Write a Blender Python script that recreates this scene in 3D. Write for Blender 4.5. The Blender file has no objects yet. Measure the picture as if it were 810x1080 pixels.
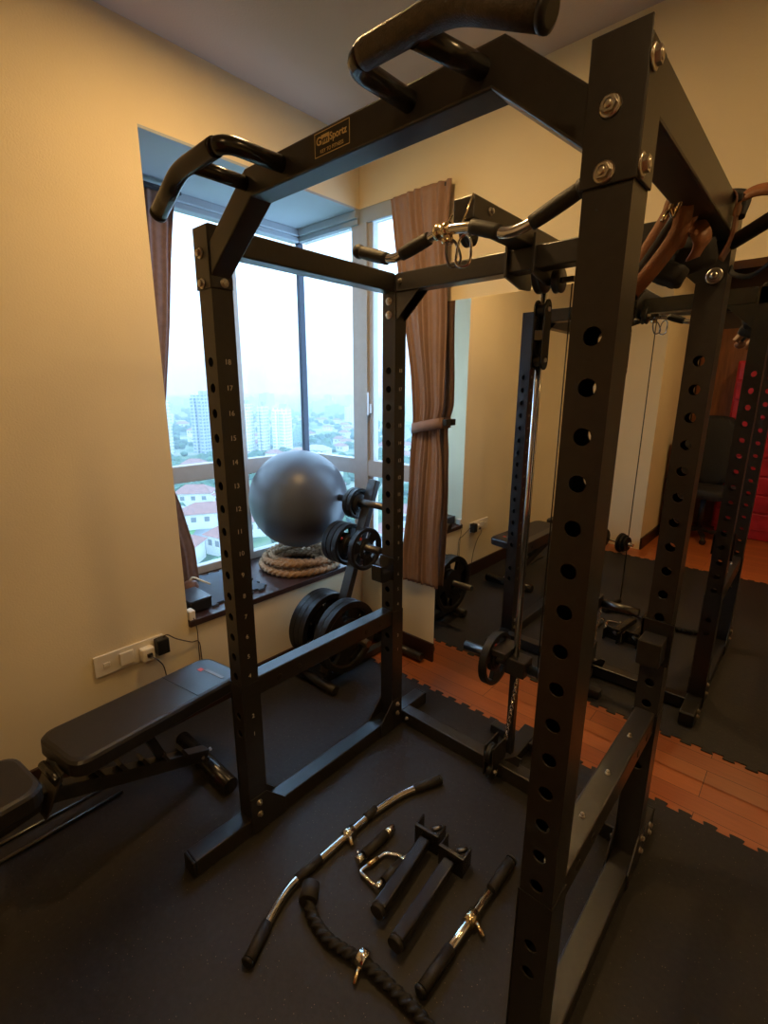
import bpy, bmesh, math, random
from mathutils import Vector, Matrix, Quaternion
PI = math.pi
random.seed(7)
sc = bpy.context.scene
col = sc.collection
V = Vector

# ------------------------------------------------------------------ materials
def mat(name, color, rough=.6, metal=0.0, var=.12, scale=30, bump=0.0, bscale=200, spec=.5, coat=0.0, mapping=None):
    m = bpy.data.materials.new(name); m.use_nodes = True
    nt = m.node_tree; n = nt.nodes; l = nt.links
    b = n['Principled BSDF']
    b.inputs['Roughness'].default_value = rough
    b.inputs['Metallic'].default_value = metal
    b.inputs['Specular IOR Level'].default_value = spec
    if coat: b.inputs['Coat Weight'].default_value = coat
    tc = n.new('ShaderNodeTexCoord')
    src = tc.outputs['Object']
    if mapping:
        mp = n.new('ShaderNodeMapping'); mp.inputs['Scale'].default_value = mapping
        l.new(src, mp.inputs['Vector']); src = mp.outputs['Vector']
    nz = n.new('ShaderNodeTexNoise'); nz.inputs['Scale'].default_value = scale; nz.inputs['Detail'].default_value = 4
    l.new(src, nz.inputs['Vector'])
    r = n.new('ShaderNodeValToRGB')
    c = color
    r.color_ramp.elements[0].position = .3; r.color_ramp.elements[1].position = .7
    r.color_ramp.elements[0].color = (c[0]*(1-var), c[1]*(1-var), c[2]*(1-var), 1)
    r.color_ramp.elements[1].color = (min(1, c[0]*(1+var)), min(1, c[1]*(1+var)), min(1, c[2]*(1+var)), 1)
    l.new(nz.outputs['Fac'], r.inputs['Fac']); l.new(r.outputs['Color'], b.inputs['Base Color'])
    if bump:
        n2 = n.new('ShaderNodeTexNoise'); n2.inputs['Scale'].default_value = bscale; n2.inputs['Detail'].default_value = 3
        l.new(src, n2.inputs['Vector'])
        bp = n.new('ShaderNodeBump'); bp.inputs['Strength'].default_value = bump; bp.inputs['Distance'].default_value = .002
        l.new(n2.outputs['Fac'], bp.inputs['Height']); l.new(bp.outputs['Normal'], b.inputs['Normal'])
    return m

M = {}
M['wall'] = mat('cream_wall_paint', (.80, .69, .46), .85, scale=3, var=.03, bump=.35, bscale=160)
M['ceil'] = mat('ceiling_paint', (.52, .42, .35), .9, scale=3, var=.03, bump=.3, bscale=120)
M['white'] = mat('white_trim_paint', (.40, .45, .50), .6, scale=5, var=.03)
M['frame'] = mat('window_frame_aluminium', (.50, .50, .50), .45, var=.04)
M['darkbar'] = mat('dark_joint', (.02, .03, .06), .5)
M['rack'] = mat('black_powder_coat', (.020, .018, .017), .33, scale=60, var=.15, bump=.12, bscale=700, spec=.6)
M['rack2'] = mat('black_gloss_coat', (.012, .011, .011), .25, scale=60, var=.1, spec=.6)
M['foam'] = mat('black_foam_grip', (.018, .016, .015), .6, scale=90, var=.2, bump=.3, bscale=400)
M['grip'] = mat('textured_grip_tape', (.05, .038, .022), .5, scale=120, var=.3, bump=.6, bscale=500)
M['chrome'] = mat('chrome', (.78, .77, .75), .14, 1.0, scale=40, var=.05)
M['brass'] = mat('warm_chrome', (.75, .62, .40), .22, 1.0, scale=40, var=.08)
M['bolt'] = mat('zinc_bolt', (.62, .58, .52), .3, 1.0, scale=80, var=.1)
M['steel'] = mat('brushed_steel_post', (.17, .165, .16), .30, 1.0, scale=60, var=.1)
M['plate'] = mat('black_rubber_plate', (.010, .010, .011), .45, scale=40, var=.2, bump=.15, bscale=300, spec=.35)
M['red'] = mat('red_paint', (.55, .05, .03), .5)
M['leather'] = mat('tan_leather', (.26, .105, .045), .5, scale=20, var=.25, bump=.4, bscale=250)
M['dleather'] = mat('brown_leather', (.20, .085, .05), .55, scale=20, var=.25, bump=.4, bscale=250)
M['nylon'] = mat('black_nylon', (.012, .012, .014), .7, scale=60, var=.2, bump=.4, bscale=600)
M['curtain'] = mat('brown_curtain_cloth', (.30, .19, .145), .85, scale=40, var=.06, bump=.3, bscale=500)
M['curtain2'] = mat('mauve_brown_curtain_cloth', (.20, .12, .105), .85, scale=40, var=.15, bump=.3, bscale=500)
M['ledge'] = mat('dark_wood_ledge', (.045, .022, .018), .42, scale=6, var=.3, mapping=(12, 1, 1))
M['skirt'] = mat('dark_wood_skirting', (.035, .014, .008), .35, scale=6, var=.3, mapping=(1, 1, 8))
M['ball'] = mat('silver_grey_vinyl', (.085, .095, .115), .38, scale=5, var=.06, bump=.05)
M['hemp'] = mat('natural_hemp_rope', (.36, .22, .12), .85, scale=120, var=.3, bump=.6, bscale=600)
M['pad'] = mat('black_vinyl_pad', (.016, .015, .016), .36, scale=30, var=.15, bump=.15, bscale=350)
M['plastic'] = mat('cream_plastic', (.78, .72, .60), .35, var=.02)
M['bplastic'] = mat('black_plastic', (.012, .012, .012), .4)
M['dplastic'] = mat('charcoal_plastic', (.035, .04, .05), .3)
M['bluefoam'] = mat('slate_blue_foam', (.05, .065, .09), .7, var=.1, bump=.3)
M['num'] = mat('pale_number_paint', (.55, .52, .45), .6, var=.02)
M['logo'] = mat('gold_lettering', (.62, .48, .20), .5, var=.02)
M['logored'] = mat('logo_panel_paint', (.60, .36, .18), .5, var=.02)
M['logodark'] = mat('logo_dark_paint', (.02, .015, .01), .5, var=.02)
M['brownwood'] = mat('brown_wood_panel', (.22, .075, .022), .45, scale=4, var=.35, mapping=(8, 1, 1))
M['darkwood'] = mat('dark_door_header', (.035, .016, .01), .5, scale=4, var=.3)
M['redgloss'] = mat('glossy_red_plastic', (.42, .02, .035), .25, scale=8, var=.25)
M['ornament'] = mat('pale_ornament', (.5, .4, .35), .2, .6)
M['linepaint'] = mat('pad_print', (.16, .15, .15), .5)
M['cord'] = mat('dark_cord', (.05, .035, .03), .6)

def rubber_mat():
    m = bpy.data.materials.new('speckled_rubber'); m.use_nodes = True
    nt = m.node_tree; n = nt.nodes; l = nt.links; b = n['Principled BSDF']
    tc = n.new('ShaderNodeTexCoord')
    vo = n.new('ShaderNodeTexVoronoi'); vo.inputs['Scale'].default_value = 130
    nz = n.new('ShaderNodeTexNoise'); nz.inputs['Scale'].default_value = 60; nz.inputs['Detail'].default_value = 5
    nb = n.new('ShaderNodeTexNoise'); nb.inputs['Scale'].default_value = 5
    for x in (vo, nz, nb): l.new(tc.outputs['Object'], x.inputs['Vector'])
    r = n.new('ShaderNodeValToRGB'); r.color_ramp.elements[0].position = .06; r.color_ramp.elements[1].position = .16
    r.color_ramp.elements[0].color = (.22, .15, .10, 1); r.color_ramp.elements[1].color = (0, 0, 0, 1)
    l.new(vo.outputs['Distance'], r.inputs['Fac'])
    sp = n.new('ShaderNodeSeparateColor'); l.new(vo.outputs['Color'], sp.inputs['Color'])
    gt = n.new('ShaderNodeMath'); gt.operation = 'GREATER_THAN'; gt.inputs[1].default_value = .8
    l.new(sp.outputs['Red'], gt.inputs[0])
    mu = n.new('ShaderNodeVectorMath'); mu.operation = 'SCALE'
    l.new(r.outputs['Color'], mu.inputs[0]); l.new(gt.outputs[0], mu.inputs['Scale'])
    r2 = n.new('ShaderNodeValToRGB'); r2.color_ramp.elements[0].color = (.007, .006, .006, 1); r2.color_ramp.elements[1].color = (.024, .021, .019, 1)
    l.new(nz.outputs['Fac'], r2.inputs['Fac'])
    ad = n.new('ShaderNodeVectorMath'); ad.operation = 'ADD'
    l.new(mu.outputs[0], ad.inputs[0]); l.new(r2.outputs['Color'], ad.inputs[1])
    l.new(ad.outputs[0], b.inputs['Base Color'])
    b.inputs['Roughness'].default_value = .62
    bp = n.new('ShaderNodeBump'); bp.inputs['Strength'].default_value = .5; bp.inputs['Distance'].default_value = .002
    l.new(nz.outputs['Fac'], bp.inputs['Height']); l.new(bp.outputs['Normal'], b.inputs['Normal'])
    return m
M['rubber'] = rubber_mat()

def plank_mat():
    m = bpy.data.materials.new('reddish_wood_planks'); m.use_nodes = True
    nt = m.node_tree; n = nt.nodes; l = nt.links; b = n['Principled BSDF']
    tc = n.new('ShaderNodeTexCoord')
    br = n.new('ShaderNodeTexBrick'); br.inputs['Scale'].default_value = 1.0
    br.inputs['Brick Width'].default_value = .9; br.inputs['Row Height'].default_value = .09
    br.inputs['Mortar Size'].default_value = .0012; br.inputs['Mortar'].default_value = (.05, .015, .006, 1)
    br.inputs['Color1'].default_value = (.48, .145, .04, 1); br.inputs['Color2'].default_value = (.38, .105, .03, 1)
    mp = n.new('ShaderNodeMapping'); mp.inputs['Scale'].default_value = (3, 40, 3)
    nz = n.new('ShaderNodeTexNoise'); nz.inputs['Scale'].default_value = 2.2; nz.inputs['Detail'].default_value = 6
    l.new(tc.outputs['Object'], br.inputs['Vector']); l.new(tc.outputs['Object'], mp.inputs['Vector']); l.new(mp.outputs['Vector'], nz.inputs['Vector'])
    mx = n.new('ShaderNodeMix'); mx.data_type = 'RGBA'; mx.blend_type = 'MULTIPLY'; mx.inputs['Factor'].default_value = .6
    r = n.new('ShaderNodeValToRGB'); r.color_ramp.elements[0].color = (.55, .5, .45, 1); r.color_ramp.elements[1].color = (1.25, 1.2, 1.1, 1)
    l.new(nz.outputs['Fac'], r.inputs['Fac'])
    l.new(br.outputs['Color'], mx.inputs['A']); l.new(r.outputs['Color'], mx.inputs['B']); l.new(mx.outputs['Result'], b.inputs['Base Color'])
    b.inputs['Roughness'].default_value = .33
    return m
M['planks'] = plank_mat()

def glass_mat():
    m = bpy.data.materials.new('clear_pane'); m.use_nodes = True
    nt = m.node_tree; n = nt.nodes; l = nt.links; n.remove(n['Principled BSDF'])
    t = n.new('ShaderNodeBsdfTransparent'); t.inputs['Color'].default_value = (.94, .97, .98, 1)
    g = n.new('ShaderNodeBsdfGlossy'); g.inputs['Roughness'].default_value = .02
    lw_ = n.new('ShaderNodeLayerWeight'); lw_.inputs['Blend'].default_value = .5
    pw = n.new('ShaderNodeMath'); pw.operation = 'POWER'; pw.inputs[1].default_value = 5; l.new(lw_.outputs['Facing'], pw.inputs[0])
    f = n.new('ShaderNodeMath'); f.operation = 'MULTIPLY_ADD'; f.inputs[1].default_value = .9; f.inputs[2].default_value = .03; l.new(pw.outputs[0], f.inputs[0])
    nz = n.new('ShaderNodeTexNoise'); nz.inputs['Scale'].default_value = 2
    bp = n.new('ShaderNodeBump'); bp.inputs['Strength'].default_value = .02
    l.new(nz.outputs['Fac'], bp.inputs['Height']); l.new(bp.outputs['Normal'], g.inputs['Normal'])
    mx = n.new('ShaderNodeMixShader'); l.new(f.outputs[0], mx.inputs[0]); l.new(t.outputs[0], mx.inputs[1]); l.new(g.outputs[0], mx.inputs[2])
    l.new(mx.outputs[0], n['Material Output'].inputs['Surface'])
    return m
M['glass'] = glass_mat()
def mirror_mat():
    m = bpy.data.materials.new('silvered_mirror'); m.use_nodes = True
    n = m.node_tree.nodes; l = m.node_tree.links; b = n['Principled BSDF']
    b.inputs['Metallic'].default_value = 1; b.inputs['Roughness'].default_value = 0.0
    nz = n.new('ShaderNodeTexNoise'); nz.inputs['Scale'].default_value = 1.5
    r = n.new('ShaderNodeValToRGB'); r.color_ramp.elements[0].color = (.80, .80, .77, 1); r.color_ramp.elements[1].color = (.84, .84, .81, 1)
    l.new(nz.outputs['Fac'], r.inputs['Fac']); l.new(r.outputs['Color'], b.inputs['Base Color'])
    return m
M['mirror'] = mirror_mat()

# ------------------------------------------------------------------ mesh builder
class MB:
    def __init__(s): s.v = []; s.f = []; s.sm = []
    def add(s, vs, fs, smooth=False):
        o = len(s.v); s.v += [tuple(x) for x in vs]
        for f in fs: s.f.append(tuple(i+o for i in f)); s.sm.append(smooth)
        return s
    def box(s, x0, x1, y0, y1, z0, z1):
        vs = [(x, y, z) for z in (z0, z1) for y in (y0, y1) for x in (x0, x1)]
        return s.add(vs, [(0, 2, 3, 1), (4, 5, 7, 6), (0, 1, 5, 4), (1, 3, 7, 5), (3, 2, 6, 7), (2, 0, 4, 6)])
    def obox(s, c, size, R):       # oriented box; R 3x3
        c = V(c); vs = []
        for z in (-.5, .5):
            for y in (-.5, .5):
                for x in (-.5, .5): vs.append(c + R @ V((x*size[0], y*size[1], z*size[2])))
        return s.add(vs, [(0, 2, 3, 1), (4, 5, 7, 6), (0, 1, 5, 4), (1, 3, 7, 5), (3, 2, 6, 7), (2, 0, 4, 6)])
    def bar(s, a, b, w, h, up=(0, 0, 1)):  # rectangular bar; w sideways, h along up
        a = V(a); b = V(b); d = (b-a); L = d.length; d = d/L; u = V(up); side = d.cross(u).normalized(); u = side.cross(d).normalized()
        return s.obox((a+b)/2, (L, w, h), Matrix((d, side, u)).transposed())
    def prism(s, pts, ax, lo, hi):   # pts 2d polygon, extruded on axis ax
        def P(p, t):
            if ax == 'x': return (t, p[0], p[1])
            if ax == 'y': return (p[0], t, p[1])
            return (p[0], p[1], t)
        n = len(pts); vs = [P(p, lo) for p in pts] + [P(p, hi) for p in pts]
        return s.add(vs, [tuple(range(n))[::-1], tuple(range(n, 2*n))] + [(i, (i+1) % n, n+(i+1) % n, n+i) for i in range(n)])
    def sweep(s, path, r, seg=12, lobes=0, depth=0, twist=0, cap=True, closed=False, flat=None):
        path = [V(p) for p in path]; n = len(path)
        t0 = (path[1]-path[0]).normalized(); ref = V((0, 0, 1)) if abs(t0.z) < .9 else V((1, 0, 0))
        u = t0.cross(ref).normalized(); vs = []; dist = 0; pt = t0
        for i, p in enumerate(path):
            if i == 0: t = t0
            elif i == n-1: t = (path[i]-path[i-1]).normalized()
            else: t = ((path[i+1]-path[i]).normalized()+(path[i]-path[i-1]).normalized()).normalized()
            if i: dist += (path[i]-path[i-1]).length
            q = pt.rotation_difference(t); u = (q @ u); u = (u - t*u.dot(t)).normalized(); w = t.cross(u); pt = t
            rr = r(i/(n-1)) if callable(r) else r
            for k in range(seg):
                a = 2*PI*k/seg
                rad = rr*(1 - depth*abs(math.sin(lobes*a/2 + twist*dist))) if lobes else rr
                vs.append(p + u*rad*math.cos(a) + w*rad*math.sin(a))
        fs = []
        for i in range(n-1):
            for k in range(seg):
                a = i*seg+k; b = i*seg+(k+1) % seg
                fs.append((a, b, b+seg, a+seg))
        s.add(vs, fs, True)
        if cap:
            o = len(s.v)-len(vs)
            s.f.append(tuple(o+k for k in range(seg))[::-1]); s.sm.append(False)
            s.f.append(tuple(o+(n-1)*seg+k for k in range(seg))); s.sm.append(False)
        return s
    def tube(s, a, b, r, seg=16): return s.sweep([a, b], r, seg)
    def lathe(s, prof, c, axis=(0, 0, 1), seg=24, cap=True):  # prof [(r,h)]
        ax = V(axis).normalized(); ref = V((0, 0, 1)) if abs(ax.z) < .9 else V((1, 0, 0)); u = ax.cross(ref).normalized(); w = ax.cross(u); c = V(c)
        vs = []; n = len(prof)
        for r, h in prof:
            for k in range(seg):
                a = 2*PI*k/seg; vs.append(c + ax*h + u*r*math.cos(a) + w*r*math.sin(a))
        fs = [(i*seg+k, i*seg+(k+1) % seg, (i+1)*seg+(k+1) % seg, (i+1)*seg+k) for i in range(n-1) for k in range(seg)]
        o = len(s.v); s.add(vs, fs, True)
        if cap:
            if prof[0][0] > 1e-6: s.f.append(tuple(o+k for k in range(seg))[::-1]); s.sm.append(False)
            if prof[-1][0] > 1e-6: s.f.append(tuple(o+(n-1)*seg+k for k in range(seg))); s.sm.append(False)
        return s
    def sphere(s, c, r, seg=24, rings=14, sx=1, sy=1, sz=1):
        vs = []; c = V(c)
        for i in range(rings+1):
            th = PI*i/rings
            for k in range(seg):
                a = 2*PI*k/seg; vs.append(c+V((sx*r*math.sin(th)*math.cos(a), sy*r*math.sin(th)*math.sin(a), sz*r*math.cos(th))))
        return s.add(vs, [(i*seg+k, (i+1)*seg+k, (i+1)*seg+(k+1) % seg, i*seg+(k+1) % seg) for i in range(rings) for k in range(seg)], True)
    def ribbon(s, path, wdir, width, th):
        path = [V(p) for p in path]; n = len(path); vs = []
        for i, p in enumerate(path):
            t = (path[min(n-1, i+1)]-path[max(0, i-1)]).normalized()
            w = V(wdir(i/(n-1)) if callable(wdir) else wdir); w = (w-t*w.dot(t)).normalized(); nn = t.cross(w)
            for a, b in ((-1, -1), (1, -1), (1, 1), (-1, 1)): vs.append(p+w*a*width/2+nn*b*th/2)
        fs = [(0, 1, 2, 3)[::-1], tuple((n-1)*4+k for k in range(4))]
        for i in range(n-1):
            for k in range(4): fs.append((i*4+k, i*4+(k+1) % 4, i*4+4+(k+1) % 4, i*4+4+k))
        return s.add(vs, fs, True)
    def build(s, name, m, parent=None, bevel=0, off=None):
        me = bpy.data.meshes.new(name); vs = s.v
        if off is not None: vs = [(x-off[0], y-off[1], z-off[2]) for x, y, z in vs]
        me.from_pydata(vs, [], s.f); me.validate(); 
        if len(me.polygons) == len(s.sm): me.polygons.foreach_set('use_smooth', s.sm)
        bm = bmesh.new(); bm.from_mesh(me); bmesh.ops.remove_doubles(bm, verts=bm.verts, dist=1e-6); bmesh.ops.recalc_face_normals(bm, faces=bm.faces); bm.to_mesh(me); bm.free()
        me.materials.append(m)
        o = bpy.data.objects.new(name, me); col.objects.link(o)
        if off is not None: o.location = off
        if parent is not None:
            o.parent = parent
            if parent.type == 'EMPTY' or True:
                o.matrix_parent_inverse = parent_matrix(parent).inverted()
        if bevel:
            b = o.modifiers.new('bevel', 'BEVEL'); b.width = bevel; b.segments = 2; b.limit_method = 'ANGLE'; b.angle_limit = math.radians(40)
        return o
def local_matrix(o): return Matrix.Translation(o.location) @ o.rotation_euler.to_matrix().to_4x4() @ Matrix.Diagonal((*o.scale, 1))
def parent_matrix(o):
    m = local_matrix(o)
    if o.parent is not None: m = parent_matrix(o.parent) @ o.matrix_parent_inverse @ m
    return m

def tag(o, label, cat, group=None, kind=None):
    if label: o['label'] = label
    if cat: o['category'] = cat
    if group: o['group'] = group
    if kind: o['kind'] = kind
    return o
def thing(name, loc, label, cat, group=None, rz=0):
    o = bpy.data.objects.new(name, None); col.objects.link(o); o.location = loc; o.rotation_euler = (0, 0, rz)
    o.empty_display_size = .1
    return tag(o, label, cat, group)
def struct(name, mb, m, parent=None, bevel=0):
    o = mb.build(name, m, parent, bevel)
    if parent is None: o['kind'] = 'structure'
    return o
def copy_tree(o, parent=None):
    c = o.copy(); col.objects.link(c)
    if parent is not None: c.parent = parent; c.matrix_parent_inverse = o.matrix_parent_inverse.copy()
    for ch in [x for x in bpy.data.objects if x.parent == o]: copy_tree(ch, c)
    return c
def fillet(pts, r, n=6):
    pts = [V(p) for p in pts]; out = [pts[0]]
    for i in range(1, len(pts)-1):
        a, b, c = pts[i-1], pts[i], pts[i+1]
        d1 = (a-b); d2 = (c-b); rr = min(r, d1.length*.49, d2.length*.49); p1 = b+d1.normalized()*rr; p2 = b+d2.normalized()*rr
        for k in range(n+1):
            t = k/n; out.append((1-t)**2*p1+2*t*(1-t)*b+t*t*p2)
    return out+[pts[-1]]
def catmull(pts, n=8):
    pts = [V(p) for p in pts]; P = [pts[0]*2-pts[1]]+pts+[pts[-1]*2-pts[-2]]; out = []
    for i in range(1, len(P)-2):
        for k in range(n):
            t = k/n; a, b, c, d = P[i-1:i+3]
            out.append(.5*((2*b)+(c-a)*t+(2*a-5*b+4*c-d)*t*t+(3*b-a-3*c+d)*t**3))
    return out+[pts[-1]]
def text_mesh(body, size, m, origin, xdir, updir, parent, name, align='CENTER', depth=.0004, label=None, bold=0):
    cu = bpy.data.curves.new(name, 'FONT'); cu.body = body; cu.size = size; cu.align_x = align; cu.align_y = 'CENTER'; cu.extrude = depth; cu.offset = bold
    to = bpy.data.objects.new('tmp', cu); col.objects.link(to); bpy.context.view_layer.update()
    me = bpy.data.meshes.new_from_object(to.evaluated_get(bpy.context.evaluated_depsgraph_get()))
    bpy.data.objects.remove(to); X = V(xdir).normalized(); Y = V(updir).normalized(); Z = X.cross(Y)
    R = Matrix((X, Y, Z)).transposed()
    return [(V(origin)+R @ v.co)[:] for v in me.vertices], [tuple(p.vertices) for p in me.polygons]

# ------------------------------------------------------------------ room shell
HC = 2.608; HS = 2.303; HL = .455; AY = -1.08; BX = -.483; MX = .54
X1 = 3.6; Y0 = -4.3
struct('floor', MB().box(-.05, X1, Y0, .05, -.08, -.004), M['planks'])
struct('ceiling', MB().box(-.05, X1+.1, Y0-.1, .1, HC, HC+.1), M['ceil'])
w = MB(); w.box(-.62, 0, Y0, AY, 0-.08, HC); w.box(-.62, 0, AY, 0.0, -.08, HL-.028); w.box(-.62, 0, AY, 0, HS+.01, HC)
struct('wall_left', w, M['wall'])
w = MB(); w.box(MX-.0, X1, 0, .14, -.08, HC); w.box(-.62, MX, 0, .14, -.08, HL-.028); w.box(-.62, MX, 0, .14, HS+.01, HC)
struct('wall_back', w, M['wall'])
struct('wall_right', MB().box(X1, X1+.1, Y0, .14, -.08, HC), M['wall'])
# block at the far end (a cupboard-like stub of wall)
struct('wall_stub', MB().box(0, .81, Y0, -2.88, -.004, HC), M['wall']).name = 'wall_pier'
struct('wall_front', MB().box(-.62, X1+.1, Y0-.1, Y0, -.08, HC), M['darkwood'])
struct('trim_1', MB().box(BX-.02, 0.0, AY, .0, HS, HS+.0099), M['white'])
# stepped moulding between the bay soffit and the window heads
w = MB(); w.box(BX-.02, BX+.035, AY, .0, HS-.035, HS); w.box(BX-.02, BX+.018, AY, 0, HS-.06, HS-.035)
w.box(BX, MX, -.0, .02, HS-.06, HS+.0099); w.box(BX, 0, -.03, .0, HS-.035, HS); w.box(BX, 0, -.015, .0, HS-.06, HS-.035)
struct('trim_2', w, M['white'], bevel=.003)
struct('trim_3', MB().box(BX-.01, .015, AY+.001, 0, HL-.028, HL).box(BX-.01, MX, 0, .05, HL-.028, HL), M['ledge'], bevel=.003)
SK = .104
struct('baseboard_left', MB().box(0, .014, -2.88, -.014, -.004, SK), M['skirt'], bevel=.003)
struct('baseboard_back', MB().box(0, MX, -.014, 0, -.004, SK), M['skirt'], bevel=.003)
struct('baseboard_pier', MB().box(.81, .824, -2.9, -2.88, -.004, SK).box(.81, .824, Y0, -2.88, -.004, SK), M['skirt']).name = 'trim_4'

# windows: frames with children
def window(name, frame_boxes, panes, extra=None):
    f = MB()
    for b in frame_boxes: f.box(*b)
    w = struct(name, f, M['frame'], bevel=.004)
    for p in panes: MB().box(*p).build('window_pane', M['glass'], w)
    return w
fx0, fx1 = BX-.05, BX+.0
zt0, zt1 = .965, 1.052; zh = 2.245; zb = HL+.045
w1 = window('window_1', [
    (fx0, fx1, AY, 0, HL, zb), (fx0, fx1, AY, 0, zt0, zt1), (fx0, fx1, AY, 0, zh, HS),
    (fx0+.003, fx1+.004, -.475, -.425, zb-.004, zh+.001), (fx0+.003, fx1+.004, AY+.0005, AY+.05, zb-.004, zh+.001)],
    [(BX-.028, BX-.022, AY+.05, -.475, zb, zt0), (BX-.028, BX-.022, -.425, .0, zb, zt0),
     (BX-.028, BX-.022, AY+.05, -.475, zt1, zh), (BX-.028, BX-.022, -.425, .0, zt1, zh)])
mbp = MB().box(BX-.03, BX-.004, -.006, .03, zb, zh); mbp.build('corner_mullion', M['darkbar'], w1)
w2 = window('window_2', [
    (BX, MX, 0, .05, HL, zb), (BX+.002, MX-.0005, 0, .05, zt0, zt1), (BX, MX, 0, .05, zh, HS-.06+.002),
    (-.054, .0505, -.003, .06, zb-.004, zh+.001), (MX-.06, MX, 0, .05, zb, zh), (.0503, .085, .01, .048, zt1, zh), (.0503, .085, .01, .048, zb, zt0)],
    [(BX, -.054, .022, .028, zb, zt0), (BX, -.054, .022, .028, zt1, zh), (.085, MX-.06, .022, .028, zb, zt0), (.085, MX-.06, .022, .028, zt1, zh)])
h = MB(); h.box(.058, .078, -.012, .01, 1.31, 1.36); h.box(.062, .074, -.03, -.012, 1.30, 1.42); h.build('window_handle', M['frame'], w2, .003)

mi = MB().box(MX, X1-.02, -.006, -.0005, 0.0, 1.822)
mir = mi.build('wall_mirror', M['mirror'])
tag(mir, 'large frameless wall mirror reaching from the floor up behind the rack', 'mirror')

# ------------------------------------------------------------------ rubber mat with jigsaw edge
def jig(n0, n1, y, amp, per, sgn):
    pts = []; x = n0
    while x < n1:
        for dx, dy in ((0, 0), (.28, 0), (.22, .9), (.34, 1), (.66, 1), (.78, .9), (.72, 0)):
            pts.append((x+dx*per, y+sgn*dy*amp))
        x += per
    return pts
top = jig(.016, X1-.12, -.222, .02, .075, 1)
right = top[-1][0]+.02
low = jig(.3, right-.1, -2.62, .02, .075, -1)[::-1]
poly = top+[(right, -.222), (right, -2.62)]+low+[(.015, -2.62), (.015, -.222)]
bm_ = MB().prism(poly, 'z', -.0045, 0.0)
tag(bm_.build('rubber_gym_mat', M['rubber']), 'black speckled rubber gym mat with jigsaw edges covering the wooden floor', 'mat')

# ------------------------------------------------------------------ power rack
xL, xR, yF, yB, S = .675, 1.646, -1.272, -.572, .06
DZ, Z4, HT = .0657, .5798, 1.822
rack = thing('power_rack', (1.19, -.9, 0), 'black steel power rack cage with numbered uprights and pull-up bar on the rubber mat', 'power rack')
hz = [Z4+DZ*i for i in range(15)] + [.44, .375]

def upright(x, y, numbers):
    m = MB(); r = .0125; seg = 16
    zs = sorted(hz); cuts = [.055]
    def plain(z0, z1, yy):
        m.add([(x, yy, z0), (x+S, yy, z0), (x+S, yy, z1), (x, yy, z1)], [(0, 1, 2, 3)])
    for yy, rim in ((y, .0035), (y+S, -.0035)):
        z = .06
        for zc in zs:
            h = .03
            if zc-h > z+1e-5: plain(z, zc-h, yy)
            cx = x+S/2; ring = []; sq = []
            for k in range(seg):
                a = 2*PI*k/seg+PI/seg; ca, sa = math.cos(a), math.sin(a)
                ring.append((cx+r*ca, yy, zc+r*sa))
                mxx = max(abs(ca)/(S/2), abs(sa)/h); sq.append((cx+ca/mxx, yy, zc+sa/mxx))
            # outer square with its corners
            o = len(m.v); inner = [(p[0], yy+rim, p[2]) for p in ring]
            m.add(ring+sq+inner, [], False)
            for k in range(seg):
                k2 = (k+1) % seg
                m.f.append((o+k, o+k2, o+seg+k2, o+seg+k)); m.sm.append(False)
                m.f.append((o+k, o+k2, o+2*seg+k2, o+2*seg+k)); m.sm.append(True)
            for (sx, sz) in ((1, 1), (-1, 1), (-1, -1), (1, -1)):
                cnr = (cx+sx*S/2, yy, zc+sz*h)
                ns = sorted(range(seg), key=lambda k: (V(sq[k])-V(cnr)).length)[:2]
                m.add([cnr, sq[ns[0]], sq[ns[1]]], [(0, 1, 2)])
            z = zc+h
        plain(z, HT-.004, yy)
    for xx in (x, x+S): m.add([(xx, y, .06), (xx, y+S, .06), (xx, y+S, HT-.004), (xx, y, HT-.004)], [(0, 1, 2, 3)])
    m.add([(x, y, HT-.004), (x+S, y, HT-.004), (x+S, y+S, HT-.004), (x, y+S, HT-.004)], [(0, 1, 2, 3)])
    o = m.build('upright', M['rack'], rack)
    # sleeve of the lower half
    e = .0022
    sl = MB(); sl.prism([(x-e, y-e), (x+S+e, y-e), (x+S+e, y+S+e), (x-e, y+S+e)], 'z', .06, .0615)
    for xa in ((x-e, x-.0003), (x+S+.0003, x+S+e)): sl.box(xa[0], xa[1], y-e, y+S+e, .06, .553)
    sl.box(x-e, x+S+e, y-e, y-.0003, .5495, .553)
    sl.build('lower_sleeve', M['rack'], o)
    if numbers:
        def num(vs, fs):
            MB().add(vs, fs).build('height_number', M['num'], o)
        for i in range(15):
            vs, fs = text_mesh(str(4+i), .019, None, (x+S+.0008 + (.0022 if Z4+DZ*i < .553 else 0), y+S*.52, Z4+DZ*i), (0, 1, 0), (0, 0, 1), None, 'n')
            num(vs, fs)
        for z, t in ((.44, '2'), (.375, '1')):
            vs, fs = text_mesh(t, .019, None, (x+S+.003, y+S*.52, z), (0, 1, 0), (0, 0, 1), None, 'n'); num(vs, fs)
    return o
U = {}
for k, (x, y) in dict(fl=(xL, yF), bl=(xL, yB), fr=(xR, yF), br=(xR, yB)).items(): U[k] = upright(x, y, k in ('fl', 'bl', 'fr', 'br') and x == xL)

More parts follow.
